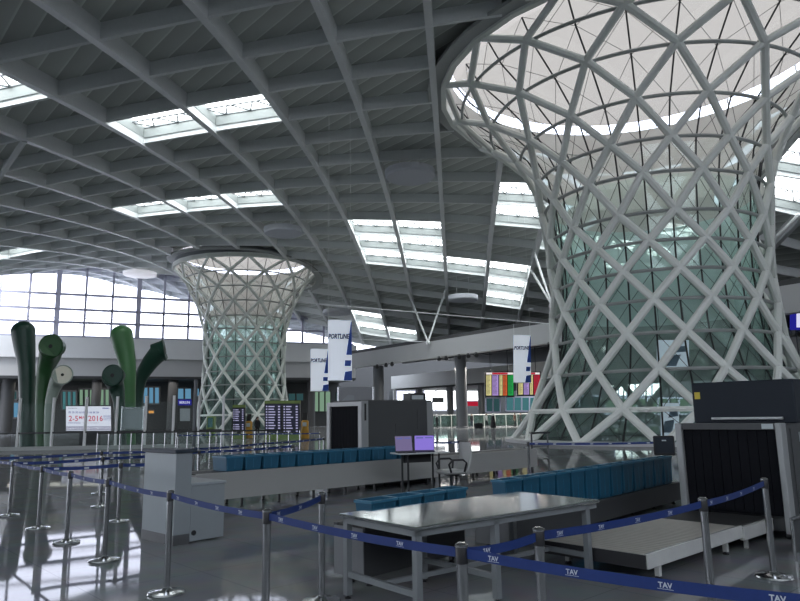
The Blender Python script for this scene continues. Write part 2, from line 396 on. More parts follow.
# skylights: raised curb, frosted pane, truss bracing
for wn, (i, j) in enumerate(sorted(SKY), 10):
    c = rij(i+.5, j+.5)
    if inside(c, 2.5): continue
    k = .045
    low = [rij(i+x, j+y, .5) for x, y in ((k,k),(1-k,k),(1-k,1-k),(k,1-k))]
    top = [rij(i+x, j+y, 1.35) for x, y in ((k,k),(1-k,k),(1-k,1-k),(k,1-k))]
    w = Thing('window_%d' % wn, None, None, tuple(c), 0, kind='structure')
    mb = MB()
    for a in range(4): mb.quad(low[a], low[(a+1) % 4], top[(a+1) % 4], top[a])
    w.part('window_frame', mb, 'curb', True)
    w.part('pane', MB().quad(*top), 'skypane', True)
    mb = MB()
    def P(x, y, z): return rij(i+x, j+y, z)
    for t in range(3):
        mb.tube([P(t/3+.02, .62, 1.1), P((t+.5)/3+.02, .95, 1.2)], .06, 5); mb.tube([P((t+.5)/3+.02, .95, 1.2), P((t+1)/3-.02, .62, 1.1)], .06, 5)
    mb.tube([P(.03, .62, 1.1), P(.97, .62, 1.1)], .06, 5); mb.tube([P(.03, .95, 1.2), P(.97, .95, 1.2)], .045, 5)
    w.part('bracing', mb, 'tableleg', True)
# ------------------------------------------------------------------ floor and shell of the hall
fl = MB(); fl.quad((-95,-30,0),(85,-30,0),(85,165,0),(-95,165,0)); struct('floor', fl, 'floor')
def wall(name, p, q, z0, z1, th, m_):
    p = Vector((*p, 0)); q = Vector((*q, 0)); t = (q-p).normalized(); n = Vector((-t.y, t.x, 0))*th
    mb = MB(); U = Vector((0,0,1))
    mb.hexa([p+U*z0, q+U*z0, q+n+U*z0, p+n+U*z0, p+U*z1, q+U*z1, q+n+U*z1, p+n+U*z1]); return struct(name, mb, m_)
ws = lambda X: Vector((X, 123.6+.445*X, 0))       # glazed left facade, running away to the right
A_, B_ = ws(-72), ws(-8.5); tdir = (B_-A_).normalized(); ndir = Vector((-tdir.y, tdir.x, 0)); L_ = (B_-A_).length
def wl(s, z, d=0.): return A_+tdir*s+ndir*d+Vector((0,0,z))
# columns of the glazing: photo columns at 28, 58, 85 ... -> equal bays on the facade
def s_at(px):
    d = ray(px, 300); X = 123.6/(d.y/d.x-.445) if abs(d.x) > 1e-6 else 0; return ((Vector((X, 123.6+.445*X, 0))-A_).dot(tdir))
sA, sB = s_at(58), s_at(139); bay = (sB-sA)/3
def mull_z(s):      # facade glazing head follows the roof underside
    P_ = wl(s, 0); i, j = toij(P_.x, P_.y); return rij(max(I0, min(I1, i)), min(j, J1), 0).z+.9
nb = int(sA/bay); start = sA-nb*bay
k = 0
zrow = [14.2, 16.4, 18.4, 20.7]
while start+(k+1)*bay <= L_+bay:
    s0, s1 = start+k*bay, min(start+(k+1)*bay, L_)
    if s1-s0 < .3: break
    w = Thing('window_%d' % (60+k), None, None, tuple(wl(s0, 14.2)), 0, kind='structure')
    h0, h1 = mull_z(s0), mull_z(s1)
    thick = .7 if (k-nb) % 3 == 0 else .32
    mb = MB().box(-thick/2, thick/2, -.15, .25, 0, 1)
    mtx = Matrix.Translation(wl(s0, 14.2)) @ Matrix.Rotation(atan2(tdir.y, tdir.x), 4, 'Z') @ Matrix.Diagonal((1,1,h0-14.2,1))
    mb.v = [mtx @ v for v in mb.v]; w.part('mullion', mb, 'mullion', True)
    mb = MB()
    for z in zrow:
        if z < min(h0, h1)-.3: mb.bar(wl(s0, z+.12, -.05), wl(s1, z+.12, -.05), .2, .36)
    mb.bar(wl(s0, h0-.1, -.05), wl(s1, h1-.1, -.05), .2, .3)
    w.part('transom', mb, 'mullion', True)
    w.part('pane', MB().quad(wl(s0, 14.2, .1), wl(s1, 14.2, .1), wl(s1, h1, .1), wl(s0, h0, .1)), 'winglass', True)
    k += 1
mb = MB()
for z in (17.2,):
    mb.tube([wl(8, z, -.6), wl(L_, z-.4, -.6)], .05, 5)
struct('trim_1', mb, 'mullion')
def slab(name, z0, z1, d0, d1, m_):
    mb = MB(); a, b, c, d = wl(-5, 0, d0), wl(L_+.5, 0, d0), wl(L_+.5, 0, d1), wl(-5, 0, d1); U = Vector((0,0,1))
    mb.hexa([p+U*z0 for p in (a,b,c,d)]+[p+U*z1 for p in (a,b,c,d)]); return struct(name, mb, m_)
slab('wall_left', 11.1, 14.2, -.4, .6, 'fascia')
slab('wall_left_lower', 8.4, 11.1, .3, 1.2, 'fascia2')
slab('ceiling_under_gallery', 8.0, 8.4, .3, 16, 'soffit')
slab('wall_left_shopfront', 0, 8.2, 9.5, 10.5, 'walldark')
# fascia of the lower annex to the right: main edge beam and the deeper second beam
f0, f1 = at(344, 360, 106), at(604, 345, 66)
def fas(p, q, z0, z1, th, nm, m_):
    return wall(nm, (p.x, p.y), (q.x, q.y), z0, z1, th, m_)
fd = (Vector((f1.x, f1.y, 0))-Vector((f0.x, f0.y, 0))).normalized()
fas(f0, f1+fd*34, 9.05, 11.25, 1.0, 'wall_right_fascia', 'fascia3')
fn = Vector((-fd.y, fd.x, 0))
if fn.y < 0: fn = -fn
def fp(s, d, z): return Vector((f0.x, f0.y, 0))+fd*s+fn*d+Vector((0,0,z))
FL = (Vector((f1.x, f1.y, 0))-Vector((f0.x, f0.y, 0))).length+34
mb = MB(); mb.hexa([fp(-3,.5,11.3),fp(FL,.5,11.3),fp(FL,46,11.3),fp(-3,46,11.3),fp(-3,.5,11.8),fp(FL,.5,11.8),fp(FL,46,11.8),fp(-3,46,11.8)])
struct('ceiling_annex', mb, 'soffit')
mb = MB()
for q in range(1, 16):          # dark ceiling trusses over the annex
    s = q*5.2; mb.bar(fp(s, 1.2, 10.9), fp(s, 17, 10.9), .35, .6); 
for d in (5, 9, 13): mb.bar(fp(-2, d, 10.6), fp(FL, d, 10.6), .3, .4)
struct('trim_2', mb, 'column')
mb = MB(); mb.hexa([fp(-12,17.5,6.6),fp(FL,17.5,6.6),fp(FL,18.5,6.6),fp(-12,18.5,6.6),fp(-12,17.5,8.9),fp(FL,17.5,8.9),fp(FL,18.5,8.9),fp(-12,18.5,8.9)])
struct('wall_right_beam', mb, 'fascia3')
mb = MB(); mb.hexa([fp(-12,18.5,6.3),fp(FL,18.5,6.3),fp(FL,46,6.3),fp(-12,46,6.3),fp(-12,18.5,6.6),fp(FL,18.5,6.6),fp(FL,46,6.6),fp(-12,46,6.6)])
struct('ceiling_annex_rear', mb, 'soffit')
# end wall closing above the annex (behind the fascia, under the roof)
# outer shell, mostly out of view; back and side walls shaped to set sky fill
wall('wall_back', (84,-24), (-94,-24), 0, 13.5, .5, 'wallgrey')
wall('wall_right', (62,-24), (62,120), 0, 22, .5, 'wallgrey')
wall('wall_left_side', (-62,80), (-62,-24), 6, 22, .5, 'wallgrey')
wall('wall_rear', (-60,150), (84,150), 0, 16, .5, 'walldark')
mb = MB().box(-62, 62, -24, 8, 22.5, 23); struct('ceiling_sky_blocker', mb, 'deck')  # unseen slab added to shut out sky light over the foreground
# rear bright glazing of the annex, seen between the columns
def rect_at(px0, px1, py0, py1, Y): return at(px0, py1, Y), at(px1, py1, Y), at(px1, py0, Y), at(px0, py0, Y)
# ------------------------------------------------------------------ lattice towers
def interp(pr, z):
    for (a, ra), (b, rb) in zip(pr, pr[1:]):
        if z <= b: return ra+(rb-ra)*max(0, (z-a)/(b-a))
    return pr[-1][1]
def tower(t, label, light):
    cx, cy = t['c']; N = t['N']; st = 2*pi/N; ph = radians(t['ph']); rows = t['rows']; tr = t['tr']
    def pt(th, r, z): return Vector((cx+r*sin(th), cy-r*cos(th), z))
    T = Thing('lattice_tower', label, 'tower', (cx, cy, 0), 0)
    for dr in (1, -1):
        for q in range(N):
            pts = [pt(ph+st*q+dr*st/2*k, interp(t['prof'], z), z) for k, z in enumerate(rows)]
            T.part('lattice_member', MB().tube(pts, tr, 8), 'lattice', True, True)
    n2 = 2*N
    # polygonal rim
    zr, R = rows[-1], interp(t['prof'], rows[-1])
    mb = MB()
    ring = [pt(ph+st/2*q, R+.1, zr) for q in range(n2)]
    for a, b in zip(ring, ring[1:]+ring[:1]): mb.bar(a, b, .35, .55)
    T.part('rim', mb, 'lattice', True)
    g = t['gap']
    for k, z in enumerate(rows[1:-1], 1):
        r = interp(t['prof'], z)-(.25 if k > 1 else .05)
        pts = [pt(ph+st/8*q, r, z) for q in range(8*N+1)]
        T.part('ring', MB().tube(pts, .10 if k > 1 else .15, 6, cap=False), 'ring' if k > 1 else 'lattice', True, True)
    # inner glass shell with dark mullions and thin bracing rods
    ksp = next(k for k, z in enumerate(rows) if z > 13.4)
    def shell(k0, k1):
        mb = MB()
        for k in range(k0, k1):
            for q in range(n2):
                a0, a1 = ph+st/2*q, ph+st/2*(q+1)
                r0_, r1_ = interp(t['prof'], rows[k])-g, interp(t['prof'], rows[k+1])-g
                mb.quad(pt(a0, r0_, rows[k]), pt(a1, r0_, rows[k]), pt(a1, r1_, rows[k+1]), pt(a0, r1_, rows[k+1]))
        return mb
    km = next(k for k, z in enumerate(rows) if z > 7.0)
    T.part('glass_shell', shell(0, km), 'shell', True)
    T.part('middle_glass_shell', shell(km, ksp), 'shell_brightened', True)
    T.part('upper_glass_shell', shell(ksp, len(rows)-1), 'shell_top', True)
    for q in range(n2):
        a = ph+st/2*q
        T.part('glass_mullion', MB().tube([pt(a, interp(t['prof'], z)-g+.06, z) for z in rows], .05, 5), 'dark', True)
    mb = MB()
    for k in range(len(rows)-1):
        for q in range(n2):
            a0, a1 = ph+st/2*q, ph+st/2*(q+1)
            r0_, r1_ = interp(t['prof'], rows[k])-g+.06, interp(t['prof'], rows[k+1])-g+.06
            mb.tube([pt(a0, r0_, rows[k]), pt(a1, r1_, rows[k+1])], .017, 3); mb.tube([pt(a1, r0_, rows[k]), pt(a0, r1_, rows[k+1])], .017, 3)
    T.part('bracing_rods', mb, 'dark', True)
    # lantern above the rim: white drum, open clerestory, translucent dome
    D = t['R']-.1; h1, h2 = t['h']
    cyl = lambda z0, z1, R0, R1, n=56: MB().loft([[pt(2*pi*i/n, r, z) for i in range(n)] for r, z in ((R0, z0), (R1, z1))], cap=False)
    T.part('drum', cyl(zr-.1, zr+h1, D, D-.3), 'drum', True, True)
    T.part('drum_cladding', cyl(zr+.25, zr+h1-.02, D+.12, D+.05), 'tableleg', True, True)
    T.part('clerestory_glass', cyl(zr+h1, zr+h2, D-.35, D-.45), 'winglass', True, True)
    pr = [(D-.4, zr+h2), (D*.93, zr+h2+.6), (D*.75, zr+h2+1.6), (D*.5, zr+h2+2.7), (D*.25, zr+h2+3.5), (.4, zr+h2+3.9)]
    n = 56
    T.part('dome', MB().loft([[pt(2*pi*i/n, r, z) for i in range(n)] for r, z in pr], cap=False), 'dome', True, True)
    mb = MB()
    for q in range(14): 
        a = 2*pi*q/14; mb.tube([pt(a, D-.4, zr+h1), pt(a, D-.5, zr+h2)], .06, 5)
    T.part('clerestory_post', mb, 'steel', True)
    # low plinth ring on the floor
    mb = MB(); r = interp(t['prof'], 0)
    mb.loft([[pt(2*pi*i/n, rr, z) for i in range(n)] for rr, z in ((r+.5, 0), (r+.5, .18), (r-.6, .18), (r-.6, 0))], cap=False)
    T.part('plinth', mb, 'fascia2', True)
    return T
tower(TOW[0], 'large white steel lattice tower flaring up to the roof beside the scanners', 0)
tower(TOW[1], 'smaller, more distant white lattice tower standing before the glazed facade', 0)

# posters hung inside the large tower
def card(name, label, cat, px0, px1, py0, py1, Y, mats, deco=None, tilt=0., group=None):
    a, b, c, d = rect_at(px0, px1, py0, py1, Y)
    ctr = (a+b)/2; T = Thing(name, label, cat, tuple(ctr), 0, group)
    nrm = Vector((0, .04, 0))
    mb = MB(); mb.hexa([a, b, b+nrm, a+nrm, d, c, c+nrm, d+nrm])
    def uv(u, v, o=.012): return a+(b-a)*u+(d-a)*v+Vector((0, -o, 0))
    if deco: deco(mb, uv)
    T.part('panel', mb, mats, True)
    return T, uv
def poster_deco(mb, uv):
    mb.quad(uv(.08,.1), uv(.6,.1), uv(.75,.5), uv(.2,.45), 1); mb.quad(uv(.4,.55), uv(.95,.6), uv(.9,.8), uv(.5,.75), 1)
def cables(T, uv, z, us=(.1, .9), r=.012):
    for u in us:
        p = uv(u, 1, -.02); T.part('cable', MB().tube([p, Vector((p.x, p.y, z))], r, 5), 'dark', True)
Tq, uvq = card('hanging_poster', 'pale blue poster hanging high inside the large lattice tower', 'poster', 657, 689, 340, 369, 38.0, ['poster', 'poster_b'], poster_deco)
cables(Tq, uvq, 7.5)
Tq, uvq = card('hanging_poster', 'tall pale poster low inside the large tower, just above the dark monitor', 'poster', 661, 679, 403, 436, 38.6, ['poster', 'poster_b'], poster_deco)
cables(Tq, uvq, 3.8)

# ------------------------------------------------------------------ roof struts, cables, discs
def strut_pair(label, foot, tops, r=.16):
    T = Thing('roof_strut', label, 'strut', tuple(foot), 0)
    for p in tops: T.part('strut_arm', MB().tube([foot, p], [r*.7, r], 8), 'steel', True, True)
    mb = MB().lathe([(.25, -.3), (.32, -.1), (.25, .15)], foot, 10); T.part('node', mb, 'steel', True, True)
    return T
def roof_pt(px, py):
    d = ray(px, py); t = 10.
    while t < 190:
        p = CAM+d*t; i, j = toij(p.x, p.y)
        if I0 <= i <= I1 and J0 <= j <= J1 and p.z > rij(i, j).z: return p
        t += .1
    return CAM+d*100
s_f = 0
nd = at(428, 342, 88)
strut_pair('pale V-shaped roof strut standing on the curved fascia', nd, [roof_pt(408, 292), roof_pt(446, 289)])
strut_pair('slanting roof strut at the upper left edge, meeting a rib crossing', at(-46, 245, 47), [rij(-2, 2), rij(-3, 3)], .2)
strut_pair('pale V-shaped roof strut beside the left flank of the large tower', at(552, 305, 60), [roof_pt(534, 252), roof_pt(530, 268)], .14)
strut_pair('slanting roof strut seen right of the large tower', at(745, 268, 62), [roof_pt(782, 232), roof_pt(800, 214)], .2)
def cable(label, p, q):
    props(mk('tension_cable', MB().tube([p, q], .055, 6), 'fascia'), label, 'cable')
cable('upper of two thin pale cables strung across the hall below the roof', at(296, 302, 84), at(552, 324, 60))
cable('lower of two thin pale cables, running to the V-shaped strut', at(318, 338, 92), nd)
def disc(px, py, rpx, label, m_='disc', h=.7):
    p = roof_pt(px, py); dist = (p-CAM).dot(fwd); r = rpx*dist/F_PX
    c = p-Vector((0, 0, h+.25)); 
    # keep the disc on the same line of sight, hung a little below the ribs
    c = CAM+(p-CAM)*((c.z-EYE)/(p.z-EYE)); r *= (c.z-EYE)/(p.z-EYE)
    T = Thing('acoustic_disc', label, 'ceiling disc', tuple(c), 0)
    T.part('drum', MB().lathe([(r*.94, -h*.5), (r, -h*.3), (r, h*.4), (r*.9, h*.5)], (0,0,0), 28), m_, smooth=True)
    i, j = toij(c.x, c.y); zt = rij(i, j).z-c.z+DZ
    T.part('hanger', MB().tube([(r*.4, 0, h*.4), (r*.4, 0, zt)], .03, 5), 'steel'); T.part('hanger', MB().tube([(-r*.4, 0, h*.4), (-r*.4, 0, zt)], .03, 5), 'steel')
disc(410, 174, 25, 'grey ceiling disc, the biggest, left of the large tower rim')
disc(283, 231, 19, 'grey ceiling disc above the rim of the smaller tower')
disc(463, 298, 15, 'grey ceiling disc below the stepped skylights, right of the V-shaped strut')
disc(337, 312, 14, 'grey ceiling disc right of the smaller tower, above the large banner')
disc(140, 274, 16, 'bright white ceiling disc above the glazed facade', 'disc_glow', .5)

# ------------------------------------------------------------------ hall backdrop: columns, shops, boards, people
def column(px, py_top, Y, wpx, label):
    p = at(px, 415, Y); r = wpx/2*Y/F_PX; zt = at(px, py_top, Y).z
    mb = MB().lathe([(r*1.08, 0), (r*1.08, .15), (r, .2), (r, zt)], (p.x, p.y, 0), 16)
    o = struct('column', mb, 'column', True); o['label'] = label
def colf(px, wpx, label, off=1.6, top=9.05):     # column standing just behind the fascia
    d = ray(px, 415); k = d.x/d.y
    # intersect x = k*y with the line parallel to the fascia
    o = Vector((f0.x, f0.y, 0))+fn*off; s = (k*o.y-o.x)/(fd.x-k*fd.y); p = o+fd*s
    r = wpx/2*p.y/F_PX
    c = struct('column', MB().lathe([(r*1.08, 0), (r*1.08, .15), (r, .2), (r, top)], (p.x, p.y, 0), 16), 'column', True); c['label'] = label
colf(379, 10.5, 'dark column under the fascia beside the near end of the scanner'); colf(462, 11.5, 'wide dark column under the fascia before the bright glazing')
colf(391, 6, 'slim dark column, first of the rear row', 19.2, 6.4); colf(419.5, 6.5, 'slim dark column left of the bright glazing', 19.2, 6.4)
colf(450.5, 6.5, 'slim dark column at the right edge of the bright glazing', 19.2, 6.4); colf(482, 7, 'slim dark column below the colourful boards', 19.2, 6.4); colf(545, 8, 'slim dark column behind the large tower', 19.2, 6.4)
for px, w, lab in ((6, 12, 'dark column at the far left of the gallery'), (95, 9, 'dark column behind the advert screen'), (172, 10, 'dark column left of the blue sign'), (311, 8, 'dark column right of the smaller tower under the gallery')):
    d = ray(px, 415); kx = d.x/d.y; A1 = A_+ndir*3.0; s = (kx*A1.y-A1.x)/(tdir.x-kx*tdir.y); p = A1+tdir*s; r = w/2*p.y/F_PX
    c = struct('column', MB().lathe([(r, 0), (r, 8.1)], (p.x, p.y, 0), 14), 'soffit', True); c['label'] = lab
# spotlights below the fascia
def on_fascia(px, py, off):
    d = ray(px, py); kx = d.x/d.y; o = Vector((f0.x, f0.y, 0))+fn*off; s = (kx*o.y-o.x)/(fd.x-kx*fd.y); y = (o+fd*s).y
    return at(px, py, y)
spot = None
for px, py in ((377, 366), (386, 364.5), (392, 363.5), (439, 358), (446, 357.5), (459, 356), (468, 355), (476, 354), (549, 344)):
    p = on_fascia(px, py, -.5)
    if spot is None:
        T = Thing('spotlight', 'small dark spotlight clamped along the lower edge of the fascia', 'spotlight', tuple(p), 0, 'spotlights on the fascia')
        T.part('housing', MB().tube([(0,-.4,-.2), (0,.0,.05), (0,.25,.12)], [.26,.22,.15], 10), 'dark', smooth=True)
        T.part('bracket', MB().box(-.06,.06,.1,.7,-.06,.06), 'dark'); spot = T.o
    else: dup(spot, p)
# downlights glowing under the gallery
for px, py in ((20, 384), (100, 381), (161, 382), (333, 372)): 
    pass
# bright rear glazing and shops of the annex
def window_rect(n, px0, px1, py0, py1, Y, m_, bars=0, bm='mullion'):
    a, b, c, d = rect_at(px0, px1, py0, py1, Y)
    w = Thing('window_%d' % n, None, None, tuple((a+b)/2), 0, kind='structure')
    w.part('pane', MB().quad(a, b, c, d), m_, True)
    mb = MB()
    for q in range(bars+1):
        u = q/max(1, bars); mb.bar(a+(b-a)*u+Vector((0,-.1,0)), d+(c-d)*u+Vector((0,-.1,0)), .25, .25)
    mb.bar(a+Vector((0,-.1,0)), b+Vector((0,-.1,0)), .2, .25); mb.bar(d+Vector((0,-.1,0)), c+Vector((0,-.1,0)), .2, .25)
    w.part('window_frame', mb, bm, True)
window_rect(40, 424, 447.5, 385, 410.5, 140, 'skypane', 2); window_rect(41, 453, 459, 384, 410, 140, 'skypane', 1); window_rect(42, 467, 480, 386, 401, 140, 'skypane', 1)
window_rect(43, 397, 415, 391, 411, 140, 'skypane', 3); window_rect(44, 486, 500, 398, 412, 140, 'teal_d', 2); window_rect(45, 506, 545, 397, 411, 140, 'teal', 5)
window_rect(46, 548, 600, 396, 412, 140, 'teal_d', 5); window_rect(47, 605, 700, 398, 414, 140, 'greenglow', 9); window_rect(48, 610, 660, 383, 396, 140, 'skypane', 6)
window_rect(49, 700, 760, 392, 412, 140, 'teal_d', 6)
props(card('shop_sign', 'red illuminated shop front sign under the fascia right of the wide column', 'sign', 467, 484, 401.5, 406, 120, ['redsign'])[0].o)
card('hanging_sign', 'small grey sign hanging in front of the bright glazing', 'sign', 432, 444, 397.5, 402.5, 125, ['wallgrey'])
# green balustrade in front of the rear glazing
a, b = at(386, 412, 92), at(560, 410, 92)
T = Thing('glass_balustrade', 'green tinted balustrade running behind the distant travellers', 'balustrade', (a.x, a.y, 0), 0)
mb = MB(); mb.hexa([(a.x,a.y,.1),(b.x,b.y,.1),(b.x,b.y+.06,.1),(a.x,a.y+.06,.1),(a.x,a.y,1.5),(b.x,b.y,1.5),(b.x,b.y+.06,1.5),(a.x,a.y+.06,1.5)]); T.part('panel', mb, 'balglass', True)
T.part('rail', MB().tube([(a.x,a.y,1.6),(b.x,b.y,1.6)], .07, 6), 'ring', True)
for q in range(17):
    p = a+(b-a)*(q/16); T.part('post', MB().tube([(p.x,p.y-.02,0),(p.x,p.y-.02,1.6)], .05, 5), 'ring', True)
# shops below the gallery (lit windows)
def shop(n, px0, px1, py0, py1, m_, bars=2, d=9.3):
    pm = (px0+px1)/2; dd = ray(pm, 415); kx = dd.x/dd.y; A1 = A_+ndir*d; s = (kx*A1.y-A1.x)/(tdir.x-kx*tdir.y); Y = (A1+tdir*s).y
    window_rect(n, px0, px1, py0, py1, Y-2.2, m_, bars, 'dark')
for n, (x0, x1, y0, y1, mm, bb) in enumerate([(3, 18, 391, 400, 'teal_d', 2), (13, 20, 402, 418, 'shopblue', 1), (62, 77, 391, 410, 'teal', 3), (79, 110, 389, 406, 'greenglow', 6), (143, 160, 387, 404, 'shopblue', 3),
      (177, 192, 388, 399.5, 'shopblue', 2), (195, 200, 388, 397, 'shopblue', 1), (313, 331, 391, 412, 'greenglow', 3), (148, 155, 410, 414, 'amber', 1), (288, 304, 393, 401, 'teal_d', 2), (336, 352, 392, 401, 'teal', 2)], 80):
    shop(n, x0, x1, y0, y1, mm, bb)
def deco_berlin(mb, uv):
    a, b, d = uv(.5, .5, .05), uv(1, .5, .05), uv(.5, 1, .05)
    x = (b-a).normalized(); z = (d-a).normalized(); mtx = Matrix((x, z, x.cross(z))).transposed().to_4x4(); mtx.translation = a
    mb.text('BERLIN', .43, mtx, 1, 0, .02)
card('gate_sign', 'blue lit sign with white lettering left of the smaller tower', 'sign', 178, 191.5, 399.6, 405.4, 88, ['sign_blue', 'sign_txt'], deco_berlin)
card('notice_board', 'pale pinkish board below the blue lit sign', 'board', 180, 190, 408.5, 421, 88, ['notice'])
# advert screen
def deco_ad(mb, uv):
    q = lambda x0, x1, y0, y1, mi: mb.quad(uv(x0,y0,.03), uv(x1,y0,.03), uv(x1,y1,.03), uv(x0,y1,.03), mi)
    q(.015,.985,.03,.97,1)
    q(.82,.985,.42,.62,3); q(.015,.985,.05,.2,4); q(.05,.33,.3,.36,3); q(.38,.72,.3,.35,4); q(.06,.25,.88,.91,4); q(.8,.95,.87,.92,3)
    a, b, d = uv(.5, .5, .05), uv(1, .5, .05), uv(.5, 1, .05)
    x = (b-a).normalized(); z = (d-a).normalized(); R3 = Matrix((x, z, x.cross(z))).transposed().to_4x4()
    for txt, u, v, s, mi in (('2-5', .18, .49, 1.0, 2), ('2016', .655, .49, 1.0, 2), ('MAY', .385, .53, .55, 2)):
        mtx = R3.copy(); mtx.translation = uv(u, v, .05)
        mb.text(txt, s*.54, mtx, mi, 0, .01)
    for k in range(9): q(.07+k*.075, .07+k*.075+.055, .7, .77, 3)
T, _ = card('advert_screen', 'lit advert screen reading 2-5 and 2016 in red between the green sculptures', 'screen', 65.5, 112, 405.5, 431.5, 49, ['black', 'ad', 'ad_red', 'ad_blue', 'ad_grey'], deco_ad)
p = at(80, 420, 49.1); p2 = at(98, 420, 49.1)
T.part('stand', MB().box(p.x, p2.x, p.y+.05, p.y+.4, 0, 1.2), 'black', True)
# framed blank board
T, uvb = card('notice_board', 'blank pale board in a steel frame in front of the light green sculpture', 'board', 122, 143, 408, 429.5, 40.6, ['notice'])
for u in (-.02, 1.02):
    p = uvb(u, 0); T.part('leg', MB().tube([(p.x,p.y,0),(p.x,p.y,uvb(0,1).z+.1)], .06, 6), 'chrome', True)
T.part('frame', MB().bar(uvb(-.02,0), uvb(1.02,0), .08, .08).bar(uvb(-.02,1), uvb(1.02,1), .08, .1), 'chrome', True)
# information boards with lime top and base
def info_board(label, px0, px1, py0, py1, Y, cols, base=True):
    a, b, c, d = rect_at(px0, px1, py0, py1, Y); ctr = (a+b)/2
    T = Thing('flight_board', label, 'flight board', (ctr.x, ctr.y, 0), 0)
    n = Vector((0,.3,0)); mb = MB().hexa([a,b,b+n,a+n,d,c,c+n,d+n]); uv = lambda u, v, o=.03: a+(b-a)*u+(d-a)*v+Vector((0,-o,0))
    T.part('housing', mb, 'black', True)
    rnd = random.Random(int(px0))
    for k in range(cols):
        u0, u1 = (k+.05)/cols, (k+.95)/cols
        mb = MB().quad(uv(u0,.03), uv(u1,.03), uv(u1,.97), uv(u0,.97), 0)
        w = u1-u0
        for r_ in range(10):
            v = .92-r_*.092
            if rnd.random() < .08: continue
            mb.quad(uv(u0+w*.04, v-.045,.05), uv(u0+w*.13, v-.045,.05), uv(u0+w*.13, v,.05), uv(u0+w*.04, v,.05), 1)
            e = u0+w*(.45+.2*rnd.random()); mb.quad(uv(u0+w*.2, v-.042,.05), uv(e, v-.042,.05), uv(e, v-.005,.05), uv(u0+w*.2, v-.005,.05), 1)
            mb.quad(uv(u0+w*.8, v-.045,.05), uv(u0+w*.93, v-.045,.05), uv(u0+w*.93, v,.05), uv(u0+w*.8, v,.05), 1)
        T.part('display', mb, ['board', 'board_txt'], True)
    T.part('header', MB().hexa([d,c,c+n,d+n,d+Vector((0,0,.22)),c+Vector((0,0,.22)),c+n+Vector((0,0,.22)),d+n+Vector((0,0,.22))]), 'lime', True)
    zb = .35 if base else .0
    T.part('base', MB().hexa([Vector((v.x,v.y+o,z)) for z in (0, .4) for v, o in ((a,-.15),(b,-.15),(b,.5),(a,.5))]), 'lime', True)
    T.part('post', MB().box(ctr.x-.15, ctr.x+.15, ctr.y+.05, ctr.y+.25, .4, a.z+.05), 'black', True)
    return T
info_board('wide two-column flight board with lime header before the smaller tower', 264.5, 300, 403.5, 433, 52, 2)
info_board('narrow single-column flight board left of the wide one', 232.5, 245, 407.5, 430.5, 56, 1)
for px, Y, lab in ((249, 57, 'orange covered kiosk between the two flight boards'), (305, 54, 'orange covered kiosk right of the wide flight board')):
    p = at(px, 420, Y); T = Thing('kiosk', lab, 'kiosk', (p.x, p.y, 0), 0)
    T.part('cabinet', MB().lathe([(.34,0),(.36,.1),(.28,.9),(.30,1.3),(.22,1.42)], (0,0,0), 12), 'orange', smooth=True)
    T.part('screen', MB().bar((0,-.05,1.42),(0,.1,2.0),.36,.08), 'black')
    T.part('flyers', MB().box(-.16,.16,-.3,-.26,.95,1.25), 'label')
# departure wall at right: columns of colour
def colour_board(label, px0, px1, py0, py1, cols):
    Y = 82; a, b, c, d = rect_at(px0, px1, py0, py1, Y); ctr = (a+b)/2
    T = Thing('departures_screen', label, 'screen', tuple(ctr), 0)
    n = Vector((0,.4,0)); uv = lambda u, v, o=.03: a+(b-a)*u+(d-a)*v+Vector((0,-o,0))
    T.part('housing', MB().hexa([a,b,b+n,a+n,d,c,c+n,d+n]), 'black', True)
    names = ['c_yel','c_vio','c_org','c_grn','c_red','c_wht','board']
    mb = MB(); rnd = random.Random(3)
    for u0, u1, m_ in cols:
        mb.quad(uv(u0,.06), uv(u1,.06), uv(u1,.86), uv(u0,.86), m_)
        for r_ in range(16):
            v = .83-r_*.048
            mb.quad(uv(u0+.01,v,.06), uv(u0+(u1-u0)*(.4+.5*rnd.random()),v,.06), uv(u0+(u1-u0)*.8,v+.016,.06), uv(u0+.01,v+.016,.06), 6)
    e = max(q[1] for q in cols)
    mb.quad(uv(.04,.88), uv(e,.88), uv(e,.96), uv(.04,.96), 5); mb.quad(uv(e*.25,.885,.06), uv(e*.8,.885,.06), uv(e*.8,.955,.06), uv(e*.25,.955,.06), 4)
    T.part('display', mb, names, True)
    for u in (.2, .8):
        p = uv(u, 1, -.2); T.part('hanger', MB().tube([p, (p.x, p.y, 9.9)], .05, 5), 'dark', True)
colour_board('hanging departures screen with yellow, violet, orange and green columns', 485, 514, 371.5, 397, [(.04,.22,0),(.25,.46,1),(.5,.6,0),(.62,.76,2),(.79,.98,3)])
colour_board('second departures screen, partly hidden by the single banner and the large tower', 517, 541, 371.5, 396, [(.06,.24,0),(.28,.5,1),(.54,.66,0),(.7,.95,4)])
Tg, ug = card('gate_sign', 'blue and white sign at the right picture edge behind the large tower', 'sign', 790, 812, 305, 330, 60, ['sign_blue', 'sign_txt'], lambda mb, uv: mb.quad(uv(.28,.1,.05), uv(.7,.1,.05), uv(.7,.9,.05), uv(.28,.9,.05), 1))
Tl, ul = card('lit_panel', 'small violet lit panel at the right edge above the scanner', 'screen', 790, 806, 367, 381.5, 58, ['screen_d', 'board_txt'], lambda mb, uv: [mb.quad(uv(.3,.15+k*.2,.05), uv(.7,.15+k*.2,.05), uv(.7,.25+k*.2,.05), uv(.3,.25+k*.2,.05), 1) for k in range(4)])

for T_, u_ in ((Tg, ug), (Tl, ul)):
    for v_ in (.15, .85): q = u_(v_, 1); T_.part('post', MB().tube([(q.x, q.y+.08, 0), (q.x, q.y+.08, q.z)], .06, 6), 'column', True)

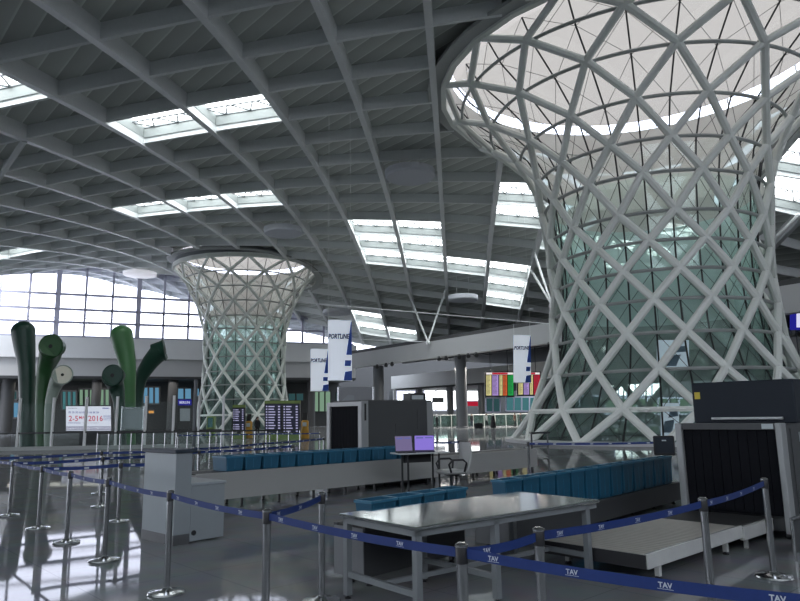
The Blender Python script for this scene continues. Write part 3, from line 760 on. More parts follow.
# ------------------------------------------------------------------ people (far away travellers)
def skin_mesh(verts, edges, radii, sub=1):
    me = bpy.data.meshes.new('body'); me.from_pydata(verts, edges, []); o = bpy.data.objects.new('body_tmp', me); COL.objects.link(o)
    md = o.modifiers.new('s', 'SKIN'); md.use_smooth_shade = True
    for v, r in zip(me.skin_vertices[0].data, radii): v.radius = (r, r) if not isinstance(r, tuple) else r
    me.skin_vertices[0].data[0].use_root = True
    if sub: o.modifiers.new('u', 'SUBSURF').levels = sub
    dg = bpy.context.evaluated_depsgraph_get(); ev = o.evaluated_get(dg); m2 = ev.to_mesh()
    out = [v.co.copy() for v in m2.vertices], [tuple(p.vertices) for p in m2.polygons]
    ev.to_mesh_clear(); bpy.data.objects.remove(o); bpy.data.meshes.remove(me); return out
def person(label, px, Y, rz=0., top='cl_white', legs='cl_navy', robe=False, scarf=False, stride=.16, h=1.72):
    p = at(px, 415, Y); k = h/1.72
    V = [(0,0,.95),(0,.0,1.1),(0,.01,1.30),(0,.0,1.44),(0,-.01,1.52),(0,-.02,1.62),(0,-.015,1.70),
         (.09,0,.90),(.10,-stride*.55,.50),(.10,-stride*.5,.09),(.10,-stride*.5-.13,.03),
         (-.09,0,.90),(-.10,stride*.3,.50),(-.10,stride,.10),(-.10,stride-.12,.03),
         (.17,.0,1.40),(.22,.06,1.12),(.22,-.03,.88),(.22,-.06,.79),(-.17,.0,1.40),(-.22,-.02,1.12),(-.21,-.12,.90),(-.21,-.15,.81)]
    E = [(0,1),(1,2),(2,3),(3,4),(4,5),(5,6),(0,7),(7,8),(8,9),(9,10),(0,11),(11,12),(12,13),(13,14),(3,15),(15,16),(16,17),(17,18),(3,19),(19,20),(20,21),(21,22)]
    R_ = [.15,.145,.165,.12,.055,.095,.075,.09,.06,.045,.035,.09,.06,.045,.035,.06,.045,.036,.04,.06,.045,.036,.04]
    vs, fs = skin_mesh([tuple(Vector(v)*k) for v in V], E, [r*k for r in R_])
    T = Thing('person', label, 'person', (p.x, p.y, 0), rz)
    mb = MB(); mb.v = vs
    for f in fs:
        c = sum((vs[i] for i in f), Vector())/len(f)/k
        arm = abs(c.x) > .185 and c.z < .98
        mi = 0 if (c.z > 1.5 or (arm and c.z < .86)) else (1 if c.z > .93 or arm else (3 if c.z < .09 else 2))
        mb.f.append(list(f)); mb.mi.append(mi)
    T.part('body', mb, ['skin', top, legs, 'black'], smooth=True)
    if robe: T.part('robe', MB().lathe([(.34,.04),(.30,.5),(.23,.95),(.22,1.25),(.16,1.46),(.07,1.52)], (0,0,0), 14), 'cl_black', smooth=True)
    if scarf: T.part('headscarf', MB().lathe([(.17,1.36),(.135,1.50),(.125,1.62),(.10,1.72),(.02,1.76)], (0,.015,0), 12), 'cl_white', smooth=True)
    else: T.part('hair', MB().lathe([(.105,1.58),(.112,1.66),(.085,1.74),(.02,1.765)], (0,.025,0), 12), 'hair', smooth=True)
    return T
person('person in a white top and dark trousers walking left of the robed figure', 486.5, 82, 1.2, 'cl_white', 'cl_black')
person('person in a long black robe and white headscarf', 492.8, 80, -1.0, 'cl_black', 'cl_black', True, True)
person('person in dark clothes standing before the wide column', 471.5, 88, .4, 'cl_black', 'cl_navy', stride=.04)
person('person in a pale top and black trousers walking before the bright glazing', 436.8, 80, 1.5, 'cl_black', 'cl_black', scarf=True)
person('person in a brown jacket near the foot of the large tower', 514.5, 86, -1.4, 'cl_brown', 'cl_black')
person('person in dark clothes right behind the one in brown', 520.5, 90, -1.2, 'cl_black', 'cl_black')
person('person in black between the narrow and the wide flight board', 257.5, 55, .6, 'cl_black', 'cl_black', stride=.08)
p = at(478.5, 427, 78)
T = Thing('suitcase', 'dark suitcase standing on the floor left of the walking travellers', 'suitcase', (p.x, p.y, 0), .4)
T.part('shell', MB().box(-.5,.5,-.2,.2,.06,.66,bev=.06), 'black'); T.part('handle', MB().tube([(-.12,0,.66),(-.12,0,.78),(.12,0,.78),(.12,0,.66)], .02, 5), 'dark')
for x in (-.4, .4): T.part('wheel', MB().tube([(x,-.15,.04),(x,.15,.04)], .04, 8), 'black')

# ------------------------------------------------------------------ green sculptures
def sculpture(label, pts, Y, mt, end=None, dome=False):
    P_ = [at(q[0], q[1], Y-(q[3] if len(q) > 3 else 0)) for q in pts]; R_ = [q[2]*Y/F_PX for q in pts]
    P_[0].z = -.02
    # spline through the points
    pp, rr = [], []
    for k in range(len(P_)-1):
        a = P_[max(k-1, 0)]; b = P_[k]; c = P_[k+1]; d = P_[min(k+2, len(P_)-1)]
        for s in range(6):
            t = s/6; pp.append(.5*((2*b)+(c-a)*t+(2*a-5*b+4*c-d)*t*t+(3*b-a-3*c+d)*t**3)); rr.append(R_[k]+(R_[k+1]-R_[k])*t)
    pp.append(P_[-1]); rr.append(R_[-1])
    T = Thing('tube_sculpture', label, 'sculpture', (P_[0].x, P_[0].y, 0), 0)
    if end is None:
        t = (pp[-1]-pp[-2]).normalized()
        for k in range(1, 6): pp.append(P_[-1]+t*R_[-1]*.9*sin(k*pi/10)); rr.append(max(.05, R_[-1]*cos(k*pi/10)))
    tb = T.part('tube', MB().tube(pp, rr, 18), mt, True, True)
    if end:
        face, hole, cm = end       # direction the open mouth faces
        n = Vector(face).normalized(); a = n.orthogonal().normalized(); b = n.cross(a); c = P_[-1]; r = R_[-1]
        pp2 = c
        circ = lambda q, rad: [q+(a*cos(2*pi*i/22)+b*sin(2*pi*i/22))*rad for i in range(22)]
        T.part('mouth', MB().loft([circ(c-n*r*1.0, r*.80), circ(c, r), circ(c+n*.22*r, r*1.12), circ(c+n*.3*r, r*1.06), circ(c+n*.22*r, r*.95)]), cm if cm != 'cream' else mt, True, True)
        T.part('end_disc', MB().loft([circ(c+n*.2*r, r*1.0), circ(c+n*.27*r, r*.97)]), cm, True)
        T.part('hole', MB().loft([circ(c+n*.27*r, r*hole), circ(c+n*.285*r, r*hole)]), 'hole', True)
    return T
sculpture('very dark green tube sculpture with a rounded head, tallest of the left group', [(27,450,7),(27,420,7),(27,390,7.2),(26.5,365,8),(24.5,345,10),(23.2,331,11.2)], 46, 'g_dark')
sculpture('mid green tube sculpture with a dark bored mouth, centre of the left group', [(41.5,450,5.4),(41.5,425,5.6),(42,395,6),(45,372,7.5),(50,356,10,.5),(52,346.5,10.8,1.3)], 45.2, 'g_mid', ((.02,-1,.0), .18, 'g_mid'))
sculpture('pale grey tube sculpture with a cream disc mouth, shortest of the left group', [(48,450,3.6),(48.5,425,4),(50.5,402,4.8),(55.5,385,6.4),(60,378,8.2,.3),(63,375,8.8,.9)], 44.4, 'g_white', ((.25,-1,.05), .16, 'cream'))
sculpture('dark green tube sculpture with a bored mouth, shortest of the right group', [(121,450,5),(120.5,425,5),(119,402,5.5),(116.5,388,7.5),(114,380,9.2,.4),(113.5,375.5,9.6,1.1)], 44.2, 'g_dark', ((-.02,-1,.0), .2, 'g_dark'))
sculpture('light leaf green tube sculpture with a rounded head, tallest of the right group', [(128.5,450,6.6),(128.5,420,6.6),(128.5,390,6.8),(127.5,365,8),(124,347,10),(121.5,335,11)], 47.6, 'g_light')
sculpture('dark green tube sculpture bending right with a cut end', [(137,450,5),(137,425,5),(137.5,400,5.4),(140,380,6.5),(149,364,8),(158,353.5,9.4),(162,350.5,9.8)], 50, 'g_dark', ((.93,.22,.18), .5, 'g_dark'))

# ------------------------------------------------------------------ glass partition and balustrade (left middle distance)
gp = [18, 52, 85, 116, 145, 173, 198.5, 223]
Yp = 40.
P0, P1 = at(-15, 447, Yp), at(224, 441, Yp)
T = Thing('glass_partition', 'tall frameless glass partition with white posts in front of the green sculptures', 'partition', (P0.x, Yp, 0), 0)
xs = [at(g_, 430, Yp).x for g_ in gp]
for x in xs: T.part('post', MB().box(x-.055, x+.055, Yp-.08, Yp+.08, 0, 3.05), 'fascia', True)
for a, b in zip(xs, xs[1:]): T.part('glass_pane', MB().quad((a+.1,Yp,.25),(b-.1,Yp,.25),(b-.1,Yp,2.7),(a+.1,Yp,2.7)), 'partglass', True)
T.part('bottom_rail', MB().box(P0.x-4, xs[-1], Yp-.1, Yp+.1, .0, .22), 'ring', True)
T.part('top_rail', MB().box(P0.x-4, xs[-1], Yp-.05, Yp+.05, .95, 1.05), 'dark', True)
p = at(194, 440, 39)
props(mk('pole', MB().lathe([(.2,0),(.2,.06),(.11,.1),(.11,at(194, 380, 39).z)], (p.x,p.y,0), 10), 'column', smooth=True), 'slender black pole standing just left of the smaller tower', 'pole')
a, b = at(98, 432, 36), at(300, 428, 36)
T = Thing('low_balustrade', 'low glass balustrade with a dark rail in front of the tall partition', 'balustrade', (a.x, 36, 0), 0)
T.part('rail', MB().tube([(a.x,36,1.0),(b.x,36,1.0)], .045, 6), 'dark', True)
nP = 18
for q in range(nP+1):
    x = a.x+(b.x-a.x)*q/nP; T.part('post', MB().tube([(x,36,0),(x,36,1.0)], .03, 6), 'chrome', True)
T.part('glass_pane', MB().quad((a.x,36.03,.12),(b.x,36.03,.12),(b.x,36.03,.9),(a.x,36.03,.9)), 'partglass', True)
props(mk('waste_bin', MB().box(-.35,.35,-.3,.3,0,1.9,bev=.05).box(-.22,.22,-.33,-.28,.9,1.75,1), ['lime','teal_d']), 'greenish grey terminal cabinet with a glass front before the smaller tower', 'cabinet').location = (at(211, 430, 62).x, 62, 0)

# ------------------------------------------------------------------ banners
def banner(label, px0, px1, py0, py1, Y, skew=0.):
    a, b, c, d = rect_at(px0, px1, py0, py1, Y); w = (b-a).length; h = (d-a).length
    T = Thing('banner', label, 'banner', tuple((a+b)/2), 0)
    x = (b-a).normalized(); z = (d-a).normalized(); n = z.cross(x)     # n away from camera
    if n.y < 0: n = -n
    def uv(u, v, o=0.): return a+(b-a)*u+(d-a)*v+n*(.05*sin(u*6+v*3)-o)
    mb = MB(); nx, nz = 8, 16
    for i in range(nx):
        for j in range(nz): mb.quad(uv(i/nx,j/nz), uv((i+1)/nx,j/nz), uv((i+1)/nx,(j+1)/nz), uv(i/nx,(j+1)/nz), 0)
    def patch(pts, mi):
        # subdivide to follow the cloth
        for k in range(4):
            t0, t1 = k/4, (k+1)/4
            l = lambda p, q, t: (p[0]+(q[0]-p[0])*t, p[1]+(q[1]-p[1])*t)
            A1, B1, A2, B2 = l(pts[0], pts[3], t0), l(pts[1], pts[2], t0), l(pts[0], pts[3], t1), l(pts[1], pts[2], t1)
            mb.quad(uv(*A1,.03), uv(*B1,.03), uv(*B2,.03), uv(*A2,.03), mi)
    patch([(.77,.42),(1,.42),(1,.97),(.97,.97)], 1); patch([(.70,.235),(.95,.235),(.97,.33),(.72,.33)], 1); patch([(.66,.0),(1,.0),(1,.16),(.72,.14)], 1)
    ctr = uv(.45, .72, .07); mtx = Matrix((x, z, x.cross(z))).transposed().to_4x4(); mtx.translation = ctr
    mb.text('PORTLINE', w*.19, mtx @ Matrix.Diagonal((1, 1.5, 1, 1)), 2, .2, .04)
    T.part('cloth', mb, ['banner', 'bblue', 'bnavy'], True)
    T.part('top_rod', MB().tube([uv(-.02,1), uv(1.02,1)], .04, 6), 'steel', True)
    T.part('bottom_rod', MB().tube([uv(-.02,0), uv(1.02,0)], .04, 6), 'steel', True)
    for u in (.03, .97):
        p = uv(u, 1); i, j = toij(p.x, p.y); T.part('cable', MB().tube([p, (p.x, p.y, rij(i, j, .96).z)], .010, 4), 'steel', True)
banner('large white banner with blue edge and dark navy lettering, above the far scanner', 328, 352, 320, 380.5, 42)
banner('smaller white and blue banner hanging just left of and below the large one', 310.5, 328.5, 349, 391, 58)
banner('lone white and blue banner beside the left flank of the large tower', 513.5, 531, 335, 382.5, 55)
# ------------------------------------------------------------------ stanchions and belts
def stanchion_mesh():
    pole = MB().lathe([(.03,.02),(.03,.86)], (0,0,0), 16)
    base = MB().lathe([(.175,0),(.178,.012),(.17,.026),(.12,.034),(.05,.045),(.034,.06)], (0,0,0), 32)
    head = MB().lathe([(.034,.86),(.034,.955),(.03,.963),(.012,.966)], (0,0,0), 16)
    cap = MB().lathe([(.037,.945),(.037,.957),(.02,.968)], (0,0,0), 16)
    return pole, base, head, cap
proto = None
ST = {}
def stanchion(key, x, y, label, far=False, group=None):
    global proto
    if proto is None:
        T = Thing('stanchion', label, 'stanchion', (x, y, 0), 0)
        pl, ba, hd, cp = stanchion_mesh()
        T.part('pole', pl, 'chrome', smooth=True); T.part('base', ba, 'chrome_base', smooth=True)
        h = T.part('head', hd, 'black', smooth=True); T.part('cap', cp, 'chrome', smooth=True, parent=h)
        proto = T.o; o = proto
    else:
        o = PROTO_COPY(x, y, label)
    if group: o['group'] = group
    ST[key] = (o, Vector((x, y, 0)))
    return o
def PROTO_COPY(x, y, label):
    r = proto.copy(); COL.objects.link(r); r.location = (x, y, 0); r['label'] = label
    for ch in list(proto.children):
        if ch.name.startswith('belt'): continue
        c = ch.copy(); COL.objects.link(c); c.parent = r
        for g in list(ch.children):
            d = g.copy(); COL.objects.link(d); d.parent = c
    return r
def belt(k0, k1, letters=True, sag=.02, z=.915, hw=.026):
    o, p = ST[k0]; q = ST[k1][1] if isinstance(k1, str) else Vector((*k1, 0))
    d = q-p; L = d.length; t = d/L; n = Vector((t.y, -t.x, 0))       # n faces the camera side
    if n.y > 0: n = -n
    mb = MB(); N = 12
    def pt(s, dz, off=0.): 
        u = s/L; return t*s+Vector((0,0,z+dz-sag*4*u*(1-u)))+n*off
    for k in range(N):
        s0, s1 = .035+(L-.07)*k/N, .035+(L-.07)*(k+1)/N
        f = [pt(s0,-hw,.0015), pt(s1,-hw,.0015), pt(s1,hw,.0015), pt(s0,hw,.0015)]; b = [v-n*.003 for v in f]
        mb.quad(*f, 0); mb.quad(b[1], b[0], b[3], b[2], 0)
    step = .44; s = .2
    xdir = t if t.cross(Vector((0,0,1))).dot(n) > 0 else -t
    while s < L-.12:
        c = pt(s, 0, .004)
        if letters:
            mtx = Matrix((xdir, Vector((0,0,1)), n)).transposed().to_4x4(); mtx.translation = c
            mb.text('TAV', .032, mtx, 1, 0, .03)
            mb.quad(c-xdir*.035-Vector((0,0,.0165))-n*.001, c+xdir*.035-Vector((0,0,.0165))-n*.001, c+xdir*.035-Vector((0,0,.0145))-n*.001, c-xdir*.035-Vector((0,0,.0145))-n*.001, 1)
        else:
            mb.quad(c-xdir*.035-Vector((0,0,.012)), c+xdir*.035-Vector((0,0,.012)), c+xdir*.035+Vector((0,0,.012)), c-xdir*.035+Vector((0,0,.012)), 1)
        s += step
    b = mk('belt', mb, ['belt', 'white_print'], o)
    return b
stanchion('A', -2.29, 6.81, 'chrome stanchion in front of the white counter, its base in full view')
stanchion('B', -3.58, 8.39, 'chrome stanchion just left of the white counter')
stanchion('C', -4.65, 9.64, 'chrome stanchion, second left of the white counter along the nearest belt')
stanchion('D', -5.71, 10.90, 'chrome stanchion, third left of the white counter along the nearest belt')
stanchion('E', -7.05, 12.43, 'chrome stanchion nearest the left picture edge')
stanchion('B2', -4.71, 11.49, 'chrome stanchion of the rear queue lane, nearest of the three standing close together')
stanchion('B3', -5.89, 13.48, 'chrome stanchion, middle of the three close together in the rear queue lanes')
stanchion('B4', -6.95, 15.82, 'chrome stanchion, farthest of the three close together in the rear queue lanes')
stanchion('Z', -8.6, 14.2, 'chrome stanchion out at the far left of the queue')
stanchion('Q', -4.05, 12.08, 'chrome stanchion hidden behind the white counter')
stanchion('F', -1.04, 5.30, 'near chrome stanchion between the white counter and the steel table')
stanchion('G', -.755, 6.42, 'chrome stanchion at the left end of the steel table')
stanchion('Lp', .31, 3.80, 'nearest chrome stanchion, before the middle of the steel table')
stanchion('Mp', .82, 4.26, 'chrome stanchion before the right half of the steel table')
stanchion('R1', 2.39, 5.55, 'chrome stanchion in front of the roller conveyor')
stanchion('RR', 3.67, 7.03, 'chrome stanchion at the right picture edge beside the dark scanner')
for k0, k1 in (('A','F'),('F','Lp'),('B','A'),('C','B'),('D','C'),('E','D'),('F','G'),('Lp','Mp'),('Mp','R1'),('R1','RR')): belt(k0, k1)
belt('Lp', (1.62, 2.72))
belt('Z', 'E', False)
for k0, k1 in (('E','B3'),('D','B2'),('Z','B4')): belt(k0, k1, False)
belt('B2', 'Q', False)
for key, x, y, lab in (('T1',-5.2,17.0,'far stanchion just right of the white counter top'),('T2',-4.05,19.9,'far stanchion behind the row of blue trays, left of the wide flight board'),('T3',-2.7,23.5,'far stanchion just left of the more distant scanner'),
                       ('U1',-4.6,15.5,'far stanchion nearest the left end of the blue tray row'),('U2',-2.85,17.7,'far stanchion behind the middle of the blue tray row'),
                       ('V0',-10.5,32,'very distant stanchion left of the smaller tower'),('V1',-8.7,32,'very distant stanchion below the smaller tower'),('V2',-6.2,32,'very distant stanchion under the wide flight board'),('V3',-3.8,31.5,'very distant stanchion left of the more distant scanner'),
                       ('W1',3.1,16.9,'stanchion left of the foot of the large tower'),('W2',6.35,16.4,'stanchion behind the dark monitor by the near scanner'),('X1',1.57,18.9,'stanchion behind the office chair')):
    stanchion(key, x, y, lab)
for k0, k1 in (('B3','U1'),('B4','T1'),('T1','T2'),('T2','T3'),('U1','U2'),('V0','V1'),('V1','V2'),('V2','V3'),('W1','W2')): belt(k0, k1, False)
belt('X1', (.84, 18.6), False)

# ------------------------------------------------------------------ white counter
CE = atan2(.727, .686)
T = Thing('inspection_counter', 'stepped white counter with a dark slab on its taller end', 'counter', (-3.06, 9.28, 0), CE)
T.part('tall_cabinet', MB().box(0,.23,0,.9,.12,1.20), 'desk')
T.part('low_cabinet', MB().box(.23,.76,0,.9,.02,.745), 'desk_side')
T.part('worktop', MB().box(.23,.78,-.015,.915,.745,.785,bev=.008), 'desk')
T.part('slab_top', MB().box(-.03,.30,-.03,.95,1.195,1.245,bev=.006), 'desk_top')
T.part('kickplate', MB().box(-.006,.23,-.006,.906,0,.13), 'kick')
T.part('front_panel', MB().box(.236,.755,-.008,0,.03,.74), 'desk_side'); T.part('tall_front_panel', MB().box(-.004,.232,-.008,0,.13,1.195), 'desk_side')
T.part('grommet', MB().tube([(.29,-.02,.13),(.29,0,.13)], .035, 14), 'black', smooth=True)

# ------------------------------------------------------------------ steel inspection table
TA = atan2(.625, .78)
T = Thing('inspection_table', 'long stainless inspection table on grey square legs in the foreground', 'table', (.1, 5.72, 0), TA)
LT, WT, HT = 2.45, 1.07, .752
T.part('tabletop', MB().box(-.03,LT+.02,-.03,WT+.03,HT-.028,HT,bev=.006), 'stainless')
T.part('apron', MB().box(.0,LT,.0,.03,HT-.085,HT-.028).box(.0,LT,WT-.03,WT,HT-.085,HT-.028).box(0,.03,.03,WT-.03,HT-.085,HT-.028).box(LT-.03,LT,.03,WT-.03,HT-.085,HT-.028), 'tableleg')
for x in (.03, .95, LT-.15):
    for y in (.03, WT-.03):
        lg = T.part('leg', MB().box(x-.03,x+.03,y-.03,y+.03,.03,HT-.03), 'tableleg')
        T.part('foot', MB().lathe([(.03,0),(.03,.012),(.014,.018),(.014,.035)], (x,y,0), 10), 'black', parent=lg, smooth=True)
T.part('stretcher', MB().box(.01,.05,.06,WT-.06,.19,.24), 'tableleg'); T.part('stretcher', MB().box(LT-.17,LT-.13,.06,WT-.06,.19,.24), 'tableleg'); T.part('stretcher', MB().box(.93,.97,.06,WT-.06,.19,.24), 'tableleg')
T.part('stretcher', MB().box(.05,LT-.17,WT*.5-.02,WT*.5+.02,.19,.23), 'tableleg')

# ------------------------------------------------------------------ security lines: common heading
EA = atan2(.677, .735); ex = Vector((.735,.677,0)).normalized(); ny = Vector((-ex.y, ex.x, 0))
# near tray return conveyor behind the table (two bays) with blue trays
def tray_mesh(l, w, h, rib=3):
    mb = MB(); t = .012; k = .02
    o0 = [(k,k,0),(l-k,k,0),(l-k,w-k,0),(k,w-k,0)]; o1 = [(0,0,h),(l,0,h),(l,w,h),(0,w,h)]
    i1 = [(t,t,h),(l-t,t,h),(l-t,w-t,h),(t,w-t,h)]; i0 = [(k+t,k+t,t),(l-k-t,k+t,t),(l-k-t,w-k-t,t),(k+t,w-k-t,t)]
    mb.loft([o0, o1, i1, i0]); return mb
def tray_rim(l, w, h):
    mb = MB()
    for a, b, c, d in ((-.012,l+.012,-.012,.008),(-.012,l+.012,w-.008,w+.012)): mb.box(a,b,c,d,h-.025,h+.004,bev=.003)
    for a, b in ((-.012,.008),(l-.008,l+.012)): mb.box(a,b,.008,w-.008,h-.025,h+.004)
    return mb
def tray_ribs(l, w, h):
    mb = MB()
    for x in (l*.08, l*.5, l*.92): mb.box(x-.006,x+.006,.004,.02,.04,h-.02)
    return mb
def tray_row(start, dirv, n, l, w, h, z, label, group):
    rz = atan2(dirv.y, dirv.x); T = Thing('security_tray', label, 'tray', (start.x, start.y, z), rz, group)
    T.part('bin', tray_mesh(l-.034, w, h), 'blue'); T.part('rim', tray_rim(l-.034, w, h), 'blue_rim')
    for x in (l*.08, l*.46, l*.84): T.part('rib', MB().box(x-.006,x+.006,.004,.02,.04,h-.02), 'blue_rim')
    for k in range(1, n):
        p = start+dirv*(l*k); dup(T.o, (p.x, p.y, z), rz)
    return T
def line_frame(label, p, q, w, z0, z1, side, end, feet=True, name='tray_return_conveyor', top='rubber', rail='conv_dark'):
    d = (q-p); L = d.length; rz = atan2(d.y, d.x)
    T = Thing(name, label, 'conveyor', (p.x, p.y, 0), rz)
    T.part('fairing', MB().box(0,L,0,w,z0,z1-.02), side); T.part('end_panel', MB().box(-.012,0,.0,w,z0,z1-.02), end); T.part('end_panel', MB().box(L,L+.012,0,w,z0,z1-.02), end)
    T.part('belt', MB().box(.01,L-.01,.03,w-.03,z1-.02,z1), top)
    T.part('side_rail', MB().box(0,L,-.015,.03,z1-.05,z1+.004).box(0,L,w-.03,w+.015,z1-.05,z1+.004), rail)
    if feet:
        nf = max(2, int(L/.75))
        for k in range(nf):
            for y in (.08, w-.08):
                x = .15+(L-.3)*k/(nf-1)
                f = T.part('leg', MB().box(x-.02,x+.02,y-.02,y+.02,.03,z0+.02), 'black'); T.part('foot', MB().lathe([(.04,0),(.04,.012),(.015,.03)], (x,y,0), 8), 'black', parent=f)
    return T
# row nearest: behind the steel table
a, b = Vector((-.39, 6.84, 0)), Vector((.69, 8.04, 0)); d3 = (b-a).normalized()
line_frame('low dark conveyor under a short row of blue trays just behind the steel table', a, a+d3*1.62, .42, .10, .585, 'conv_dark', 'conv_light')
n3 = Vector((-d3.y, d3.x, 0))
tray_row(a+d3*.17+n3*.06, d3, 4, .41, .24, .21, .59, 'blue plastic tray in the short row just behind the steel table', 'trays behind the steel table')
a = Vector((1.30, 8.53, 0)); b = Vector((5.05, 12.65, 0)); d2 = (b-a).normalized(); L2 = (b-a).length
line_frame('dark tray return conveyor running from the steel table to the near scanner', a-d2*.02, b, .50, .06, .36, 'conv_dark', 'conv_light')
tray_row(a+Vector((-d2.y, d2.x, 0))*.05, d2, 13, .42, .20, .47, .365, 'deep blue tray in the row leading to the near scanner', 'trays on the near conveyor')
# far line
a = Vector((-2.75, 13.4, 0)); d1 = ex
line_frame('long pale conveyor with a row of blue trays, running right towards the large tower', a-d1*1.35, a+d1*8.9, .75, .17, .66, 'conv', 'conv', name='belt_conveyor', rail='conv')
tray_row(a-d1*.72+ny*.07, d1, 12, .40, .56, .27, .664, 'blue tray in the row along the long pale conveyor', 'trays on the far conveyor')

# ------------------------------------------------------------------ near scanner
S = Thing('baggage_scanner', 'large dark baggage scanner at the right edge with a roller conveyor at its mouth', 'scanner', (4.9, 8.8, 0), EA)
W = 1.40
S.part('body', MB().box(.12,2.7,.0,W-.02,.10,1.46,bev=.015), 'machine')
S.part('frame_post', MB().box(-.06,.13,0,.075,.10,1.475,bev=.01), 'machine_l'); S.part('frame_post', MB().box(-.06,.13,W-.085,W,.10,1.475,bev=.01), 'machine_l')
S.part('header', MB().box(-.03,.12,.075,W-.085,1.39,1.475), 'machine')
S.part('status_label', MB().box(-.036,-.03,.10,.24,1.40,1.465), 'label')
S.part('curtain', MB().box(.03,.06,.075,W-.085,.30,1.39), 'curtain')
mb = MB()
for k in range(10): y = .078+(W-.165)*k/10; mb.box(.008,.03,y+.004,y+(W-.165)/10-.004,.33,1.385)
S.part('curtain_strips', mb, 'curtain')
hs = S.part('generator_housing', MB().box(.59,2.7,.0,W-.0,1.46,2.06,bev=.015), 'machine_d')
S.part('grab_bar', MB().tube([(.545,.16,1.53),(.545,1.12,1.53)], .018, 8).box(.545,.59,.2,.23,1.52,1.54).box(.545,.59,1.05,1.08,1.52,1.54), 'tabletop', parent=hs, smooth=True)
S.part('warning_sticker', MB().box(.584,.59,W-.12,W-.04,1.82,1.92), 'yellow', parent=hs)
S.part('side_panel', MB().box(.25,1.3,-.012,.0,.2,1.40), 'machine'); S.part('side_grille', MB().box(.55,.75,-.02,-.012,1.22,1.225).box(.55,.75,-.02,-.012,1.28,1.285).box(.55,.75,-.02,-.012,1.34,1.345).box(.548,.553,-.02,-.012,1.22,1.345), 'label')
for x in (.2, 2.4):
    for y in (.12, W-.12): S.part('caster', MB().tube([(x,y-.03,.05),(x,y+.03,.05)], .05, 12), 'black', smooth=True)
# roller conveyor at its mouth
Rr = Thing('roller_conveyor', 'low steel roller conveyor with bright side plates before the near scanner', 'conveyor', (4.9, 8.8, 0), EA)
y0, y1, x0, x1, zt = .26, 1.45, -3.26, -.98, .285
Rr.part('side_plate', MB().box(x0,x1,y0-.02,y0+.02,zt-.13,zt+.012,bev=.004), 'stainless_rough'); Rr.part('side_plate', MB().box(x0,x1,y1-.02,y1+.02,zt-.13,zt+.012,bev=.004), 'stainless_rough')
Rr.part('end_plate', MB().box(x0-.015,x0,y0,y1,zt-.13,zt), 'black')
nr = 26
for k in range(nr):
    x = x0+.05+(x1-x0-.1)*k/(nr-1); Rr.part('roller', MB().tube([(x,y0+.02,zt-.03),(x,y1-.02,zt-.03)], .036, 10), 'roller', smooth=True)
Rr.part('tray_pan', MB().box(x0+.02,x1-.02,y0+.03,y1-.03,zt-.12,zt-.105), 'black')
for x in (x0+.35, x1-.3):
    for y in (y0+.07, y1-.07):
        lg = Rr.part('leg', MB().box(x-.025,x+.025,y-.025,y+.025,.03,zt-.12), 'stainless_rough'); Rr.part('foot', MB().lathe([(.04,0),(.04,.015),(.014,.035)], (x,y,0), 10), 'black', parent=lg)
Bc = Thing('belt_conveyor', 'short dark belt section joining the roller conveyor to the scanner mouth', 'conveyor', (4.9, 8.8, 0), EA)
Bc.part('belt', MB().box(-.955,.03,y0+.03,W-.10,.25,.278,bev=.01), 'rubber'); Bc.part('side_plate', MB().box(-.96,.0,y0-.03,y0+.025,.12,.272,bev=.004), 'stainless_rough')
Bc.part('side_plate', MB().box(-.96,-.06,W-.10,W-.05,.12,.272,bev=.004), 'stainless_rough'); Bc.part('pan', MB().box(-.955,-.06,y0+.03,W-.10,.13,.25), 'black')
for x in (-.75,):
    for y in (y0+.04, W-.14): Bc.part('leg', MB().box(x-.02,x+.02,y-.02,y+.02,0,.13), 'stainless_rough')
# dark monitor on a stand behind the tray row
p = at(664, 445, 15.2)
T = Thing('monitor', 'dark boxy monitor on a post where the tray row meets the scanner', 'monitor', (p.x, p.y, 0), -.35)
T.part('casing', MB().box(-.22,.22,-.10,.12,p.z-.22,p.z+.2,bev=.02), 'black'); T.part('screen', MB().box(-.19,.19,-.115,-.10,p.z-.16,p.z+.17), 'machine_d')
T.part('badge', MB().box(-.04,.05,-.12,-.115,p.z+.09,p.z+.115), 'label'); T.part('post', MB().tube([(0,.03,.02),(0,.03,p.z-.2)], .035, 8), 'black'); T.part('base', MB().lathe([(.24,0),(.24,.02),(.04,.04)], (0,.03,0), 16), 'black')
# right picture edge: corner of a steel frame
T = Thing('barrier_frame', 'corner of a steel barrier frame at the bottom right edge', 'barrier', (4.30, 7.75, 0), EA)
T.part('panel', MB().box(.0,.9,0,.02,.08,.42), 'conv_dark'); T.part('frame', MB().tube([(0,0,0),(0,0,.45),(.9,0,.45),(.9,0,0)], .018, 8), 'chrome', smooth=True)

# ------------------------------------------------------------------ far scanner
p1 = Vector((-.94, 16.2, 0))
S2 = Thing('baggage_scanner', 'grey baggage scanner standing behind the long pale conveyor', 'scanner', tuple(p1), EA)
W2 = 1.38
S2.part('body', MB().box(.14,2.36,0,W2,.10,2.04,bev=.02), 'machine'); S2.part('entry_frame', MB().box(-.04,.14,0,.12,.1,2.0).box(-.04,.14,W2-.12,W2,.1,2.0).box(-.04,.14,.12,W2-.12,1.9,2.0), 'machine_l')
S2.part('front_pillar', MB().box(-.03,.17,-.012,.0,.1,2.02), 'machine_l')
S2.part('slot', MB().box(.05,.10,-.02,-.012,1.55,1.95), 'black')
S2.part('curtain', MB().box(.03,.06,.12,W2-.12,.3,1.9), 'curtain'); mb = MB()
for k in range(9): y = .12+(W2-.24)*k/9; mb.box(.012,.03,y+.004,y+(W2-.24)/9-.004,.3,1.9)
S2.part('curtain_strips', mb, 'curtain')
